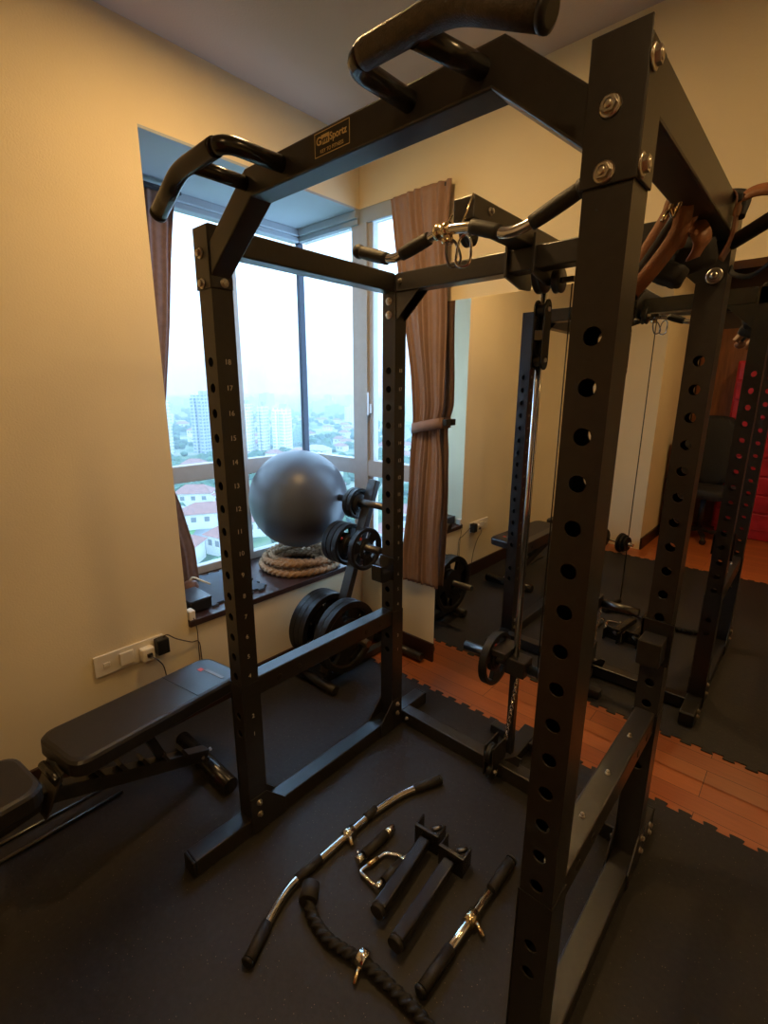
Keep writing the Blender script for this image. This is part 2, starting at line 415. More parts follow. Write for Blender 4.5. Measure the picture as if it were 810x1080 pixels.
def bolt(p, axis, r=.011, parent=rack):
    p = V(p); ax = V(axis).normalized()
    m = MB(); m.lathe([(r*1.15, 0), (r*1.15, .002), (r*.95, .0035)], p, ax, 20)
    ref = V((0, 0, 1)) if abs(ax.z) < .9 else V((1, 0, 0)); u = ax.cross(ref).normalized(); w_ = ax.cross(u)
    hexp = [p+ax*.002+u*math.cos(PI*k/3)*r*.8+w_*math.sin(PI*k/3)*r*.8 for k in range(6)]
    m.add(hexp+[q+ax*.007 for q in hexp], [(0, 1, 2, 3, 4, 5), (6, 7, 8, 9, 10, 11)]+[(k, (k+1) % 6, 6+(k+1) % 6, 6+k) for k in range(6)])
    m.lathe([(r*.5, .007), (r*.48, .010), (r*.2, .0105)], p, ax, 12)
    return m.build('bolt', M['bolt'], parent)
# base rails
for x in (xL, xR):
    m = MB().box(x, x+S, -1.465, -.335, .0, .06)
    rl = m.build('base_rail', M['rack'], rack, .004)
    for ya, yb in ((-1.475, -1.4652), (-.3348, -.325)): MB().box(x+.001, x+S-.001, ya, yb, .001, .059).build('end_cap', M['bplastic'], rl, .003)
# rear beam
MB().box(xL+S, xR, -.505, -.45, .002, .06).build('rear_base_beam', M['rack'], rack, .004)
# brackets where posts meet rails: triangular gussets
def gusset(pts, ax, lo, hi): return MB().prism(pts, ax, lo, hi).build('gusset_plate', M['rack'], rack, .001)
for x in (xL, xR):
    for xx in ((x+S, x+S+.005), (x-.005, x)):
        gusset([(yF-.002, .0), (yF+S+.05, .0), (yF+S+.05, .062), (yF+S, .155), (yF-.002, .155)] if False else [(yF, .005), (yF+S+.075, .005), (yF+S+.075, .06), (yF+S, .14), (yF, .14)], 'x', *xx)
        gusset([(yB+S, .005), (yB-.075, .005), (yB-.075, .06), (yB, .14), (yB+S, .14)], 'x', *xx)
    for yy in (yF, yB):
        for z in (.115, .07): 
            bolt((x+S+.005, yy+.03, z), (1, 0, 0), .009)
# floor-beam joint bolts
bolt((xL+S+.03, -.505, .035), (0, -1, 0), .007); bolt((xR-.02, -.505, .03), (0, -1, 0), .007)
for z in (.03, .07): bolt((xR+S, -.40, z*.7), (1, 0, 0), .009)
# side cross members at hole 3
for x in (xL, xR):
    o = MB().box(x+.004, x+S-.004, yF+S, yB, .495, .56).build('side_cross_member', M['rack'], rack, .004)
    if x == xR:
        for yy in (-1.05, -.89, -.72): bolt((x+.03, yy, .56), (0, 0, 1), .005, o)
    for yy in (-1.13, -1.05, -.72, -.64):
        MB().lathe([(.0105, 0), (.0105, .001), (.008, .0011)], (x+S-.004, yy, .523), (1, 0, 0), 16).build('rail_hole', M['logodark'], o)
# top side rails (left rail lies between the uprights, right one runs over the outer face)
MB().box(xL+.002, xL+S-.002, yF+S, yB, 1.762, HT).build('top_side_rail', M['rack'], rack, .004)
MB().box(xR+.004, xR+S+.003, yF+S-.02, yB+S, 1.755, HT+.001).build('top_side_rail', M['rack'], rack, .004)
# back beam
MB().box(xL+S, xR, yB, yB+S, 1.762, HT).build('top_back_beam', M['rack'], rack, .004)
bolt((xL+S+.02, yB, 1.795), (0, -1, 0), .007)
for pts in ([(xL+S, 1.762), (xL+S+.10, 1.762), (xL+S, 1.67)], [(xR, 1.762), (xR-.10, 1.762), (xR, 1.67)]):
    for yy in ((yB+.004, yB+.009), (yB+S-.009, yB+S-.004)): gusset(pts, 'y', *yy)
for z in (1.735, 1.69): bolt((xL+.03, yB, z), (0, -1, 0), .012)
bolt((xR+.035, yB, 1.683), (0, -1, 0), .015)
# top brackets on the front posts
for x, sgn in ((xL, 1), (xR, -1)):
    e = .004; m = MB()
    m.box(x-e, x+S+e, yF-e, yF, 1.674, HT-.004 if sgn > 0 else HT+.012)
    m.box(x-e, x, yF, yF+S, 1.676, HT-.002); m.box(x+S, x+S+e, yF, yF+S, 1.676, HT-.002)
    b = m.build('corner_bracket', M['rack'], rack, .0015)
    for z in (1.757, 1.688): bolt((x+.026, yF-e, z), (0, -1, 0), .0112, b)
    if sgn < 0:
        for z in (1.797, 1.690): bolt((x+S+e, yF+.010, z), (1, 0, 0), .0120, b)
    else:
        bolt((x+S+e, yF+.035, 1.69), (1, 0, 0), .010, b)
# pull-up bar: raised centre with sloping legs
pb = MB(); zc0, zc1 = 1.832, 1.890; y0_, y1_ = yF, yF+.055
out = [(xL+S, 1.775), (.905, zc1), (1.522, zc1), (xR, 1.788), (xR, 1.718), (1.505, zc0), (.925, zc0), (xL+S, 1.700)]
n = len(out)
vs = [(p[0], y0_, p[1]) for p in out]+[(p[0], y1_, p[1]) for p in out]
quads = [(0, 1, 6, 7), (1, 2, 5, 6), (2, 3, 4, 5)]
pb.add(vs, [q[::-1] for q in quads]+[tuple(i+n for i in q) for q in quads]+[(i, (i+1) % n, n+(i+1) % n, n+i) for i in range(n)])
pub = pb.build('pull_up_bar', M['rack'], rack, .004)
# maker's label on the bar, lettering as on the photograph
lx0, lx1, lz0, lz1 = 1.137, 1.229, 1.8455, 1.884
yy = yF-.0006
pl = MB().box(lx0, lx1, yF-.0005, yF, lz0, lz1).build('label_plate', M['logodark'], pub)
fr = MB(); t = .0012
fr.box(lx0, lx1, yy, yF-.0004, lz0, lz0+t); fr.box(lx0, lx1, yy, yF-.0004, lz1-t, lz1); fr.box(lx0, lx0+t, yy, yF-.0004, lz0, lz1); fr.box(lx1-t, lx1, yy, yF-.0004, lz0, lz1)
def addtext(mb, body, size, x, z, y=yF-.0008, align='LEFT', bold=0):
    vs, fs = text_mesh(body, size, None, (x, y, z), (1, 0, 0), (0, 0, 1), None, 't', align, .0002, bold=bold); mb.add(vs, fs)
addtext(fr, 'G', .0185, lx0+.005, 1.8695, bold=.0004); addtext(fr, 'Sportz', .0165, lx0+.041, 1.8695, bold=.0003)
addtext(fr, 'KEY TO FITNESS', .0085, (lx0+lx1)/2, 1.8525, align='CENTER')
fr.box(lx0+.018, lx0+.040, yy, yF-.0004, 1.8625, 1.878)
fr.build('label_lettering', M['logo'], pub)
g = MB(); addtext(g, 'ym', .0155, lx0+.0185, 1.8695, y=yF-.0011, bold=.0003); g.build('label_lettering', M['logodark'], pub)
# grips, mirrored about the middle of the bar
def grip(sg):
    X = lambda x: x if sg < 0 else 2.395-x
    g = MB()
    y1 = yF-.128
    a1, a2 = X(1.035), X(.905)
    path = fillet([(a1, yF+.01, 1.864), (a1, y1, 1.862), (X(.865), y1, 1.857), (X(.755), y1+.004, 1.806)], .035, 8)
    r = .0155
    st = g.sweep(path[:9], r, 18)
    o = g.build('grip_bar', M['rack2'], rack)
    MB().sweep([(a2, yF+.01, 1.862), (a2+(.02 if sg < 0 else -.02), y1+.004, 1.853)], .0145, 18).build('grip_stay', M['rack2'], o)
    MB().sweep(path[8:-1]+[path[-1]], .0175, 20).build('grip_sleeve', M['grip'] if sg > 0 else M['rack2'], o)
    MB().lathe([(.016, -.002), (.0182, 0), (.0182, .006), (.012, .009)], path[-1], path[-1]-path[-2], 20).build('end_cap', M['bplastic'], o)
grip(-1); grip(1)

# J hooks hung on the back posts
def j_hook(x, y, z, label):
    t = thing('j_hook', (x, y, z), label, 'bar hook', 'bar hooks on the rack posts')
    m = MB(); m.box(x-.006, x+S+.006, y-.008, y-.0015, z-.05, z+.045); m.box(x-.006, x-.0015, y-.008, y+.045, z-.04, z+.04)
    m.build('back_plate', M['rack2'], t, .001)
    m = MB(); m.prism([(y-.008, z-.05), (y-.008, z-.01), (y-.05, z-.012), (y-.058, z+.018), (y-.068, z+.018), (y-.066, z-.045), (y-.05, z-.05)], 'x', x+.004, x+S-.004)
    m.build('cradle', M['rack2'], t, .002)
    return t
j_hook(xL, yB, .745, 'black steel bar hook on the back post beside the weight plate tree')
# right one is bulkier with a pale flat top
t = thing('j_hook', (xR, yB, .79), 'black steel bar hook with a flat top on the back right post by the mirror', 'bar hook', 'bar hooks on the rack posts')
MB().box(xR-.008, xR+S+.008, yB-.01, yB-.0015, .71, .835).box(xR-.008, xR-.0015, yB-.01, yB+.05, .74, .835).build('back_plate', M['rack2'], t, .001)
MB().box(xR+.002, xR+S-.002, yB-.075, yB-.01, .73, .80).build('cradle', M['rack'], t, .004)

# ------------------------------------------------------------------ cable pulley tower at the back of the rack
tw = thing('cable_pulley_tower', (1.20, -.4, 0), 'plate-loaded cable pulley tower with chrome guide post standing between rack and mirror', 'cable machine')
tx = 1.2
MB().box(tx-.028, tx+.032, -.872, -.36, HT+.0005, HT+.052).build('top_arm', M['rack'], tw, .004)
bolt((tx+.032, -.80, HT+.03), (1, 0, 0), .008, tw)
for x in (tx-.040, tx+.044): MB().prism([(yB-.01, 1.75), (yB+S+.03, 1.73), (-.42, 1.735), (-.40, 1.80), (yB+S+.01, HT+.03), (yB-.01, HT+.03)], 'x', x-.004, x+.004).build('side_plate', M['rack'], tw, .001)
# pulley wheels
def wheel(c, r, wdt, axis, name='pulley_wheel', parent=tw):
    prof = [(r*.3, -wdt/2), (r, -wdt/2), (r, -wdt*.3), (r*.86, 0), (r, wdt*.3), (r, wdt/2), (r*.3, wdt/2)]
    o = MB().lathe(prof, c, axis, 28).build(name, M['bplastic'], parent)
    c = V(c); a = V(axis)
    MB().tube(c-a*(wdt/2+.012), c+a*(wdt/2+.012), .007, 12).build('axle_bolt', M['bolt'], o)
    return o
wheel((tx+.002, -.845, 1.800), .030, .018, (1, 0, 0))
wheel((tx+.01, -.445, 1.768), .050, .024, (1, 0, 0))
wheel((tx+.07, -.46, 1.745), .035, .02, (1, 0, 0))
MB().box(tx+.03, tx+.12, -.475, -.46, 1.735, 1.75).build('pulley_pin', M['rack2'], tw, .002)
MB().tube((tx-.0, -.40, .41), (tx, -.40, 1.75), .0115, 20).build('guide_post', M['chrome'], tw)
MB().box(tx-.014, tx+.014, -.412, -.386, .0, .40).build('lower_post', M['rack'], tw, .002)
# hanging double pulley block
m = MB()
for x in (tx-.008, tx+.026): 
    pts = [(-.42+.022*math.cos(a), (1.675 if math.sin(a) > 0 else 1.525)+.03*math.sin(a)) for a in [2*PI*k/24 for k in range(24)]]
    m.prism(pts, 'x', x-.003, x+.003)
blk = m.build('pulley_block', M['rack2'], tw, .001)
wheel((tx+.009, -.42, 1.675), .019, .022, (1, 0, 0), parent=blk); wheel((tx+.009, -.42, 1.525), .019, .022, (1, 0, 0), parent=blk)
MB().box(tx-.005, tx+.023, -.438, -.402, 1.585, 1.615).build('block_spacer', M['steel'], blk, .002)
MB().tube((tx+.115, -.47, 1.73), (tx+.115, -.47, .45), .0022, 8).build('cable', M['bplastic'], tw)
MB().tube((tx+.018, -.425, 1.52), (tx+.018, -.425, .45), .0022, 8).build('cable', M['bplastic'], tw)
# carriage with loading horns
m = MB(); m.box(tx-.028, tx+.05, -.435, -.365, .40, .465); cg = m.build('weight_carriage', M['rack'], tw, .004)
MB().sweep([(tx-.22, -.40, .43), (tx-.03, -.40, .43)], .019, 20).build('loading_horn', M['steel'], cg)
MB().sweep([(tx+.055, -.40, .43), (tx+.22, -.40, .43)], .019, 20).build('loading_horn', M['steel'], cg)
MB().box(tx-.075, tx-.015, -.46, -.34, .4655, .49).build('top_stop', M['rack'], cg, .003)
# base of the tower
m = MB(); m.box(tx-.03, tx+.035, -.45, -.20, .002, .045); bs = m.build('tower_foot', M['rack'], tw, .004)
MB().box(tx-.14, tx+.13, -.30, -.255, .002, .04).build('foot_crossbar', M['rack'], tw, .004)
MB().prism([(tx-.0, .045), (tx+.07, .045), (tx+.085, .10), (tx+.06, .10)], 'y', -.47, -.465).build('foot_gusset', M['rack'], tw, .001)
wheel((tx-.012, -.52, .105), .040, .018, (1, 0, 0)); wheel((tx+.0, -.535, .045), .028, .018, (1, 0, 0))
MB().box(tx-.03, tx-.024, -.55, -.45, .02, .15).box(tx+.006, tx+.011, -.55, -.45, .02, .15).build('pulley_bracket', M['rack'], tw, .001)
# chain from the carriage to the low pulley
ch = MB(); z = .40; i = 0
while z > .15:
    pts = []
    for k in range(13):
        a = 2*PI*k/12; dx = .0065*math.cos(a); dz = .011*math.sin(a)
        pts.append((tx+.035+(dx if i % 2 else 0) - (.40-z)*.08, -.455+(0 if i % 2 else dx)-(.40-z)*.06, z+dz))
    ch.sweep(pts, .0021, 6, cap=False); z -= .016; i += 1
ch.build('chain', M['chrome'], tw)
def carabiner(c, L, W, xdir, ydir, r, name, label, cat='carabiner', m='chrome'):
    c = V(c); X = V(xdir).normalized(); Y = V(ydir).normalized()
    pts = []
    for k in range(33):
        a = 2*PI*k/32; pts.append(c+X*(L/2)*math.copysign(abs(math.cos(a))**.7, math.cos(a))+Y*(W/2)*(math.copysign(abs(math.sin(a))**.8, math.sin(a)))*(1+.25*math.cos(a)))
    o = MB().sweep(pts, r, 8, cap=False).build(name, M[m])
    return tag(o, label, cat)
carabiner((1.193, -.505, .042), .07, .03, (.1, -.5, -.8), (1, 0, 0), .0035, 'carabiner', 'chrome snap hook hanging from the low pulley at the base of the tower')
# small plate on the horn
def plate_mesh(R, T, hub=.026, slots=3):
    m = MB(); NA = 60
    rs = [hub, hub+.016, R*.42, R*.50, R*.80, R*.86, R]; th = [T*.5, T*.5, T*.34, T*.30, T*.30, T*.5, T*.5]
    if rs[1] > rs[2]: rs[2] = rs[1]+.004; rs[3] = rs[2]+.006
    def hole(i, j):
        a = (j % (NA//slots))/(NA/slots)
        return i == 3 and .18 < a < .82 
    vs = []
    for sgn in (-1, 1):
        for r_, t_ in zip(rs, th):
            for j in range(NA):
                a = 2*PI*j/NA; vs.append((sgn*t_, r_*math.cos(a), r_*math.sin(a)))
    nr = len(rs); off = nr*NA; fs = []; 
    I = lambda s_, i, j: s_*off+i*NA+(j % NA)
    for i in range(nr-1):
        for j in range(NA):
            if hole(i, j): continue
            fs.append((I(0, i, j), I(0, i, j+1), I(0, i+1, j+1), I(0, i+1, j))); fs.append((I(1, i, j), I(1, i+1, j), I(1, i+1, j+1), I(1, i, j+1)))
    for j in range(NA):
        fs.append((I(0, 0, j), I(1, 0, j), I(1, 0, j+1), I(0, 0, j+1))); fs.append((I(0, nr-1, j), I(0, nr-1, j+1), I(1, nr-1, j+1), I(1, nr-1, j)))
        if hole(3, j):
            fs.append((I(0, 3, j), I(1, 3, j), I(1, 3, j+1), I(0, 3, j+1))); fs.append((I(0, 4, j), I(1, 4, j), I(1, 4, j+1), I(0, 4, j+1)))
            if not hole(3, j-1): fs.append((I(0, 3, j), I(1, 3, j), I(1, 4, j), I(0, 4, j)))
            if not hole(3, j+1): fs.append((I(0, 3, j+1), I(1, 3, j+1), I(1, 4, j+1), I(0, 4, j+1)))
    m.add(vs, fs, False); return m
protos = {}
def plate(c, R, T, label, group, rot=0, dot=False):
    t = thing('weight_plate', (0, 0, 0), label, 'weight plate', group)
    o = plate_mesh(R, T).build('plate_body', M['plate'], t, .0015)
    s_ = MB().lathe([(.0262, -T/2-.001), (.034, -T/2-.001), (.034, T/2+.001), (.0262, T/2+.001)], (0, 0, 0), (1, 0, 0), 28, cap=False).build('hub_ring', M['plate'], t)
    if dot:
        MB().lathe([(.008, 0), (.008, .0012), (.001, .0013)], (T*.36, R*.1, R*.66), (1, 0, 0), 16).build('colour_dot', M['red'], t)['label'] = 'small red dot'
    t.location = c; t.rotation_euler = (rot, 0, 0); return t
plate((tx-.085, -.40, .425), .105, .03, 'small black three-slot weight plate loaded on the pulley tower horn', None, .5, True)

# ------------------------------------------------------------------ plate tree
tr = thing('plate_tree', (.28, -.3, 0), 'black weight plate tree leaning back under the window ledge corner', 'plate rack')
px = .25
MB().box(px-.02, px+.02, -.57, -.05, .005, .045).build('base_beam', M['rack'], tr, .003)
MB().sweep([(px-.13, -.575, .03), (px+.13, -.575, .03)], .022, 16).build('foot_tube', M['rack'], tr)
MB().sweep([(px-.17, -.055, .03), (px+.25, -.055, .03)], .022, 16).build('foot_tube', M['rack'], tr)
pA = V((px, -.522, .045)); pB = V((px, -.160, .985))
MB().bar(pA, pB, .055, .035, up=(0, -1, .4)).build('slanted_post', M['rack'], tr, .003)
dirp = (pB-pA).normalized(); nrm = V((0, -dirp.z, dirp.y))
horns = [(.875, .225), (.675, .23), (.27, .24)]
for z, L in horns:
    yc = pA.y+(z-pA.z)/(pB.z-pA.z)*(pB.y-pA.y)-.02
    MB().sweep([(px-L, yc, z), (px+L*(.75 if z > .5 else 1), yc, z)], .0185, 18).build('plate_horn', M['steel'], tr)
def yat(z): return pA.y+(z-pA.z)/(pB.z-pA.z)*(pB.y-pA.y)-.02
ordn = ['outermost', 'second from outside', 'third from outside', 'fourth from outside', 'fifth from outside', 'sixth from outside']
def stack(z, R, xs, T, desc, group, dots=()):
    for i, x in enumerate(xs):
        plate((x, yat(z), z-.010), R, T, desc % ordn[i] if '%s' in desc else desc, group, random.uniform(0, 2), i in dots)
stack(.875, .080, [px-.082, px-.052], .024, 'small black weight plate on the top horn by the ball, %s', 'weight plates on the tree')
stack(.675, .108, [px-.124, px-.088, px-.052], .030, 'medium black weight plate on the middle horn towards the ball, %s', 'weight plates on the tree', (2,))
stack(.675, .108, [px+.066], .028, 'medium black three-slot weight plate alone on the room side of the middle horn', 'weight plates on the tree', (0,))
stack(.27, .180, [px-.12, px-.084, px-.048], .034, 'large black weight plate on the bottom horn below the ledge, %s', 'weight plates on the tree')
stack(.27, .180, [px+.062, px+.096], .032, 'large black weight plate on the bottom horn towards the room, %s', 'weight plates on the tree')

# ------------------------------------------------------------------ adjustable bench
bn = thing('weight_bench', (.42, -1.6, 0), 'black adjustable weight bench against the cream wall below the power sockets', 'bench')
def pad(name, p0, p1, w0, w1, th, rr=.045):
    # p0,p1 : centre of top edge ends ; rounded rectangle slab
    p0 = V(p0); p1 = V(p1); d = (p1-p0); L = d.length; d.normalize(); side = d.cross(V((0, 0, 1))).normalized(); up = side.cross(d)
    pts = []
    for (sx, sy) in ((1, 1), (0, 1), (0, -1), (1, -1)):
        wd = (w1 if sx else w0)/2; cx = (L-rr) if sx else rr; cy = sy*(wd-rr)
        a0 = {(1, 1): 0, (0, 1): 90, (0, -1): 180, (1, -1): 270}[(sx, sy)]
        for k in range(7):
            a = math.radians(a0+15*k); pts.append((cx+rr*math.cos(a), cy+rr*math.sin(a)))
    n = len(pts); vs = []
    for h, ins in ((-th, .006), (-th+.006, 0), (-.012, 0), (-.004, .005), (0, .014)):
        for x, y in pts:
            xx = x+(ins if x < L/2 else -ins); yy_ = y-(ins if y > 0 else -ins)
            vs.append(p0+d*xx+side*yy_+up*h)
    fs = [tuple(range(n))[::-1], tuple(range(4*n, 5*n))]
    for r_ in range(4):
        for i in range(n): fs.append((r_*n+i, r_*n+(i+1) % n, (r_+1)*n+(i+1) % n, (r_+1)*n+i))
    m = MB().add(vs, fs); return m.build(name, M['pad'], bn), (p0, d, side, up, L)
bp, fr_ = pad('back_pad', (.425, -1.70, .425), (.325, -1.10, .392), .235, .225, .055)
p0, d, sd, up, L = fr_
def onpad(a, b, h=.0006): return p0+d*a+sd*b+up*h
gl = MB(); R_ = Matrix((d, sd, up)).transposed()
gl.obox(onpad(L-.085, -.035), (.018, .022, .001), R_); gl.build('printed_emblem', M['red'], bp)['label'] = 'small red printed emblem'
gl = MB(); gl.obox(onpad(L-.075, .03), (.014, .10, .001), R_); gl.build('printed_stripe', M['linepaint'], bp)
gl = MB(); gl.obox(onpad(L-.20, 0), (.003, .20, .0012), R_); gl.build('pad_seam', M['bplastic'], bp)
pad('seat_pad', (.505, -2.16, .435), (.455, -1.765, .425), .235, .22, .055)
def bar(name, a, b, w, h, m='rack', up=(0, 0, 1)): return MB().bar(a, b, w, h, up).build(name, M[m], bn, .003)
bar('main_beam', (.47, -2.02, .28), (.42, -1.70, .30), .045, .05)
bar('main_beam', (.43, -1.73, .30), (.345, -1.225, .07), .045, .045)
bar('pad_support', (.425, -1.70, .355), (.335, -1.20, .325), .03, .03)
bar('seat_support', (.49, -2.12, .37), (.46, -1.78, .36), .03, .03)
bar('rear_leg', (.48, -2.06, .29), (.50, -2.17, .04), .045, .045)
for s_ in (-.03, .03): bar('hinge_plate', (.44+s_, -1.76, .27), (.43+s_, -1.70, .385), .006, .07, up=(1, 0, 0))
hb = MB().tube((.38, -1.725, .365), (.49, -1.715, .365), .012).build('hinge_pin', M['rack2'], bn)
MB().sweep([(.345-.185, -1.225, .035), (.345+.185, -1.225, .035)], .029, 20).build('foot_tube', M['rack2'], bn)
MB().sweep([(.50-.2, -2.18, .03), (.50+.2, -2.18, .03)], .028, 20).build('foot_tube', M['rack2'], bn)
for k in range(5):
    t_ = .28+.14*k; a = V((.43, -1.73, .30)).lerp(V((.345, -1.225, .07)), t_); 
    MB().bar(a+V((0, 0, .02)), a+V((-.002, -.018, .055)), .05, .012, up=(0, 1, 0)).build('adjustment_notch', M['rack'], bn, .002)
bar('strut', (.385, -1.45, .335), (.372, -1.39, .17), .02, .03)
bolt((.368, -1.245, .075), (1, -.3, .2), .007, bn); bolt((.362, -1.21, .085), (0, 0, 1), .006, bn); bolt((.30, -1.235, .062), (0, 0, 1), .005, bn)
# two slim rods lying on the mat
for i, (a, b, lb) in enumerate([((.165, -2.05, .008), (.165, -1.53, .008), 'slim steel rod lying on the mat below the bench, the one nearer the wall'), ((.245, -2.05, .008), (.232, -1.49, .008), 'slim steel rod lying on the mat below the bench, the one farther from the wall')]):
    tag(MB().sweep([a, b], .0055, 12).build('steel_rod', M['steel']), lb, 'rod', 'steel rods under the bench')

# ------------------------------------------------------------------ socket strip, plugs and cords
sk = thing('wall_socket', (0, -1.33, .40), 'long cream wall socket strip low on the wall above the bench', 'socket')
MB().box(.0, .010, -1.46, -1.195, .357, .443).build('face_plate', M['plastic'], sk, .003)
MB().box(.010, .014, -1.43, -1.405, .39, .41).build('blank_cover', M['plastic'], sk, .002)
MB().box(.010, .020, -1.372, -1.318, .372, .428).build('switch_rocker', M['plastic'], sk, .004)
ad = thing('plug_adapter', (.02, -1.27, .395), 'cream plug adapter in the wall socket strip left of the black charger', 'plug')
MB().box(.0101, .045, -1.297, -1.247, .365, .42).build('adapter_body', M['plastic'], ad, .005)
MB().box(.045, .055, -1.28, -1.26, .385, .40).build('plug_tip', M['bplastic'], ad, .002)
MB().sweep(catmull([(.055, -1.27, .392), (.075, -1.25, .37), (.06, -1.225, .32), (.04, -1.21, .22), (.03, -1.205, .12), (.03, -1.2, .01)], 8), .0022, 8).build('cord', M['cord'], ad)
cgr = thing('wall_charger', (.03, -1.21, .41), 'black wall charger plugged into the right end of the socket strip', 'charger')
MB().box(.0101, .05, -1.236, -1.188, .372, .438).build('charger_body', M['bplastic'], cgr, .004)
MB().sweep(catmull([(.03, -1.205, .438), (.04, -1.19, .448), (.03, -1.15, .41), (.012, -1.08, .36), (.010, -1.045, .345), (.008, -1.038, .25), (.008, -1.035, .02)], 8), .0022, 8).build('cord', M['cord'], cgr)

# ------------------------------------------------------------------ things on the ledge
bx, by = -.205, -.29
rp = MB(); pts = []; N = 240
for L_ in range(5):
    R0 = [.215, .175, .135, .197, .155][L_]; zz = HL+.023+[0, 0, 0, .042, .044][L_]
    for k in range(N):
        a = 2*PI*k/N; pts.append((bx+(R0+.012*math.sin(3*a+2*L_))*math.cos(a), by-.015+(R0*.97)*math.sin(a), zz+.004*math.sin(2*a+L_)))
rp.sweep(pts, .022, 15, lobes=3, depth=.45, twist=95)
tag(rp.build('battle_rope', M['hemp']), 'thick tan hemp rope coiled on the dark window ledge under the silver ball', 'rope')
R = .272; bz = HL+.09+.297
bl = MB(); seg, rings = 64, 48
vs = []
for i in range(rings+1):
    th = PI*i/rings; rr_ = R*(1+.0012*math.cos(40*th))
    for k in range(seg): a = 2*PI*k/seg; vs.append((rr_*math.sin(th)*math.cos(a), rr_*math.sin(th)*math.sin(a), rr_*math.cos(th)*.985))
Rt = Matrix.Rotation(.5, 3, 'Y') @ Matrix.Rotation(.3, 3, 'X')
bl.add([Rt @ V(v)+V((bx, by, bz)) for v in vs], [(i*seg+k, (i+1)*seg+k, (i+1)*seg+(k+1) % seg, i*seg+(k+1) % seg) for i in range(rings) for k in range(seg)], True)
tag(bl.build('exercise_ball', M['ball']), 'large silver grey exercise ball sitting on the coiled rope at the window corner', 'exercise ball')
# foam puzzle tile
def jigrect(x0, x1, y0, y1, per=.06, amp=.018):
    pts = []
    def side(a, b, nx, ny):
        L = math.dist(a, b); n = max(2, round(L/per)); d = ((b[0]-a[0])/L, (b[1]-a[1])/L); s_ = L/n
        for i in range(n):
            for u_, v_ in ((0, 0), (.3, 0), (.22, .9), (.34, 1), (.66, 1), (.78, .9), (.7, 0)):
                q = (i+u_)*s_; pts.append((a[0]+d[0]*q+nx*v_*amp, a[1]+d[1]*q+ny*v_*amp))
    side((x0, y0), (x1, y0), 0, -1); side((x1, y0), (x1, y1), 1, 0); side((x1, y1), (x0, y1), 0, 1); side((x0, y1), (x0, y0), -1, 0)
    return pts
tag(MB().prism(jigrect(-.42, -.06, -.955, -.64), 'z', HL+.0005, HL+.012).build('foam_puzzle_tile', M['bluefoam']), 'slate blue foam puzzle tile lying flat on the window ledge behind the front post', 'foam tile')
bxo = thing('small_box', (-.11, -1.0, HL), 'small charcoal box with a pale lid at the left end of the window ledge', 'box')
MB().box(-.19, -.035, -1.045, -.945, HL+.0125, HL+.055).build('box_body', M['bplastic'], bxo, .003)
MB().box(-.192, -.033, -1.047, -.943, HL+.0552, HL+.066).build('box_lid', M['dplastic'], bxo, .003)
wc = thing('plug_charger', (.0, -1.06, HL), 'small white charger block on the left tip of the window ledge', 'charger')
MB().box(-.03, .012, -1.076, -1.048, HL+.0005, HL+.045).build('charger_body', M['plastic'], wc, .005)
MB().sweep(catmull([(.012, -1.06, HL+.012), (.022, -1.058, HL-.01), (.020, -1.052, HL-.06), (.012, -1.05, .30), (.012, -1.05, .02)], 8), .002, 8).build('cord', M['cord'], wc)
pt = thing('golden_pot', (-.20, -.99, HL), 'small golden brown lidded pot behind the box on the window ledge', 'pot')
MB().lathe([(.018, 0), (.034, .012), (.038, .03), (.030, .05), (.018, .058)], (-.262, -.93, HL+.0125), seg=24).build('pot_body', M['dleather'], pt)
MB().sweep(catmull([(-.262, -.93, HL+.070), (-.25, -.92, HL+.088), (-.22, -.89, HL+.07), (-.20, -.86, HL+.05)], 6), .005, 8).build('pot_handle', M['plastic'], pt)

# ------------------------------------------------------------------ curtains
def interp(tab, z):
    tab = sorted(tab)
    if z <= tab[0][0]: return tab[0][1:]
    for a, b in zip(tab, tab[1:]):
        if a[0] <= z <= b[0]:
            t = (z-a[0])/(b[0]-a[0]); return tuple(a[i]+(b[i]-a[i])*t for i in range(1, len(a)))
    return tab[-1][1:]
def curtain(tab, fix, axis, n_pleat, amp, m, parent, ztop, zbot, name='curtain_cloth', tie=1.3):
    NZ = 90; NX = n_pleat*10; vs = []
    for i in range(NZ+1):
        z = zbot+(ztop-zbot)*i/NZ; a, b = interp(tab, z)
        top = max(0, (z-(ztop-.10))/.10)
        for k in range(NX+1):
            u = k/NX; q = a+(b-a)*u
            am = amp*(.55+.45*math.sin(1.7*u*n_pleat+z*.9)) * (1-.4*top)
            off = fix+am*math.sin(2*PI*n_pleat*u+.6*math.sin(z*3))+.006*math.sin(9*z+5*u)
            vs.append((q, off, z) if axis == 'x' else (off, q, z))
    W = NX+1
    mb = MB().add(vs, [(i*W+k, i*W+k+1, (i+1)*W+k+1, (i+1)*W+k) for i in range(NZ) for k in range(NX)], True)
    o = mb.build(name, m, parent); s_ = o.modifiers.new('th', 'SOLIDIFY'); s_.thickness = .003; return o
ct = thing('curtain', (.45, -.07, .43), 'brown curtain tied back in the middle beside the mirror', 'curtain', None)
tabR = [(.44, .370, .598), (.6, .365, .60), (.95, .397, .607), (1.13, .415, .60), (1.24, .430, .585), (1.30, .430, .595), (1.36, .425, .612), (1.5, .408, .612), (1.9, .34, .605), (2.17, .280, .60), (2.30, .258, .605)]
curtain([(a, b-.026, c-.026) for a, b, c in tabR], -.036, 'x', 8, .013, M['curtain'], ct, 2.30, .44)
m = MB(); ring = []
for k in range(33):
    a = 2*PI*k/32; ring.append((.484+.092*math.cos(a), -.038+.024*math.sin(a), 1.265+.018*math.cos(a)))
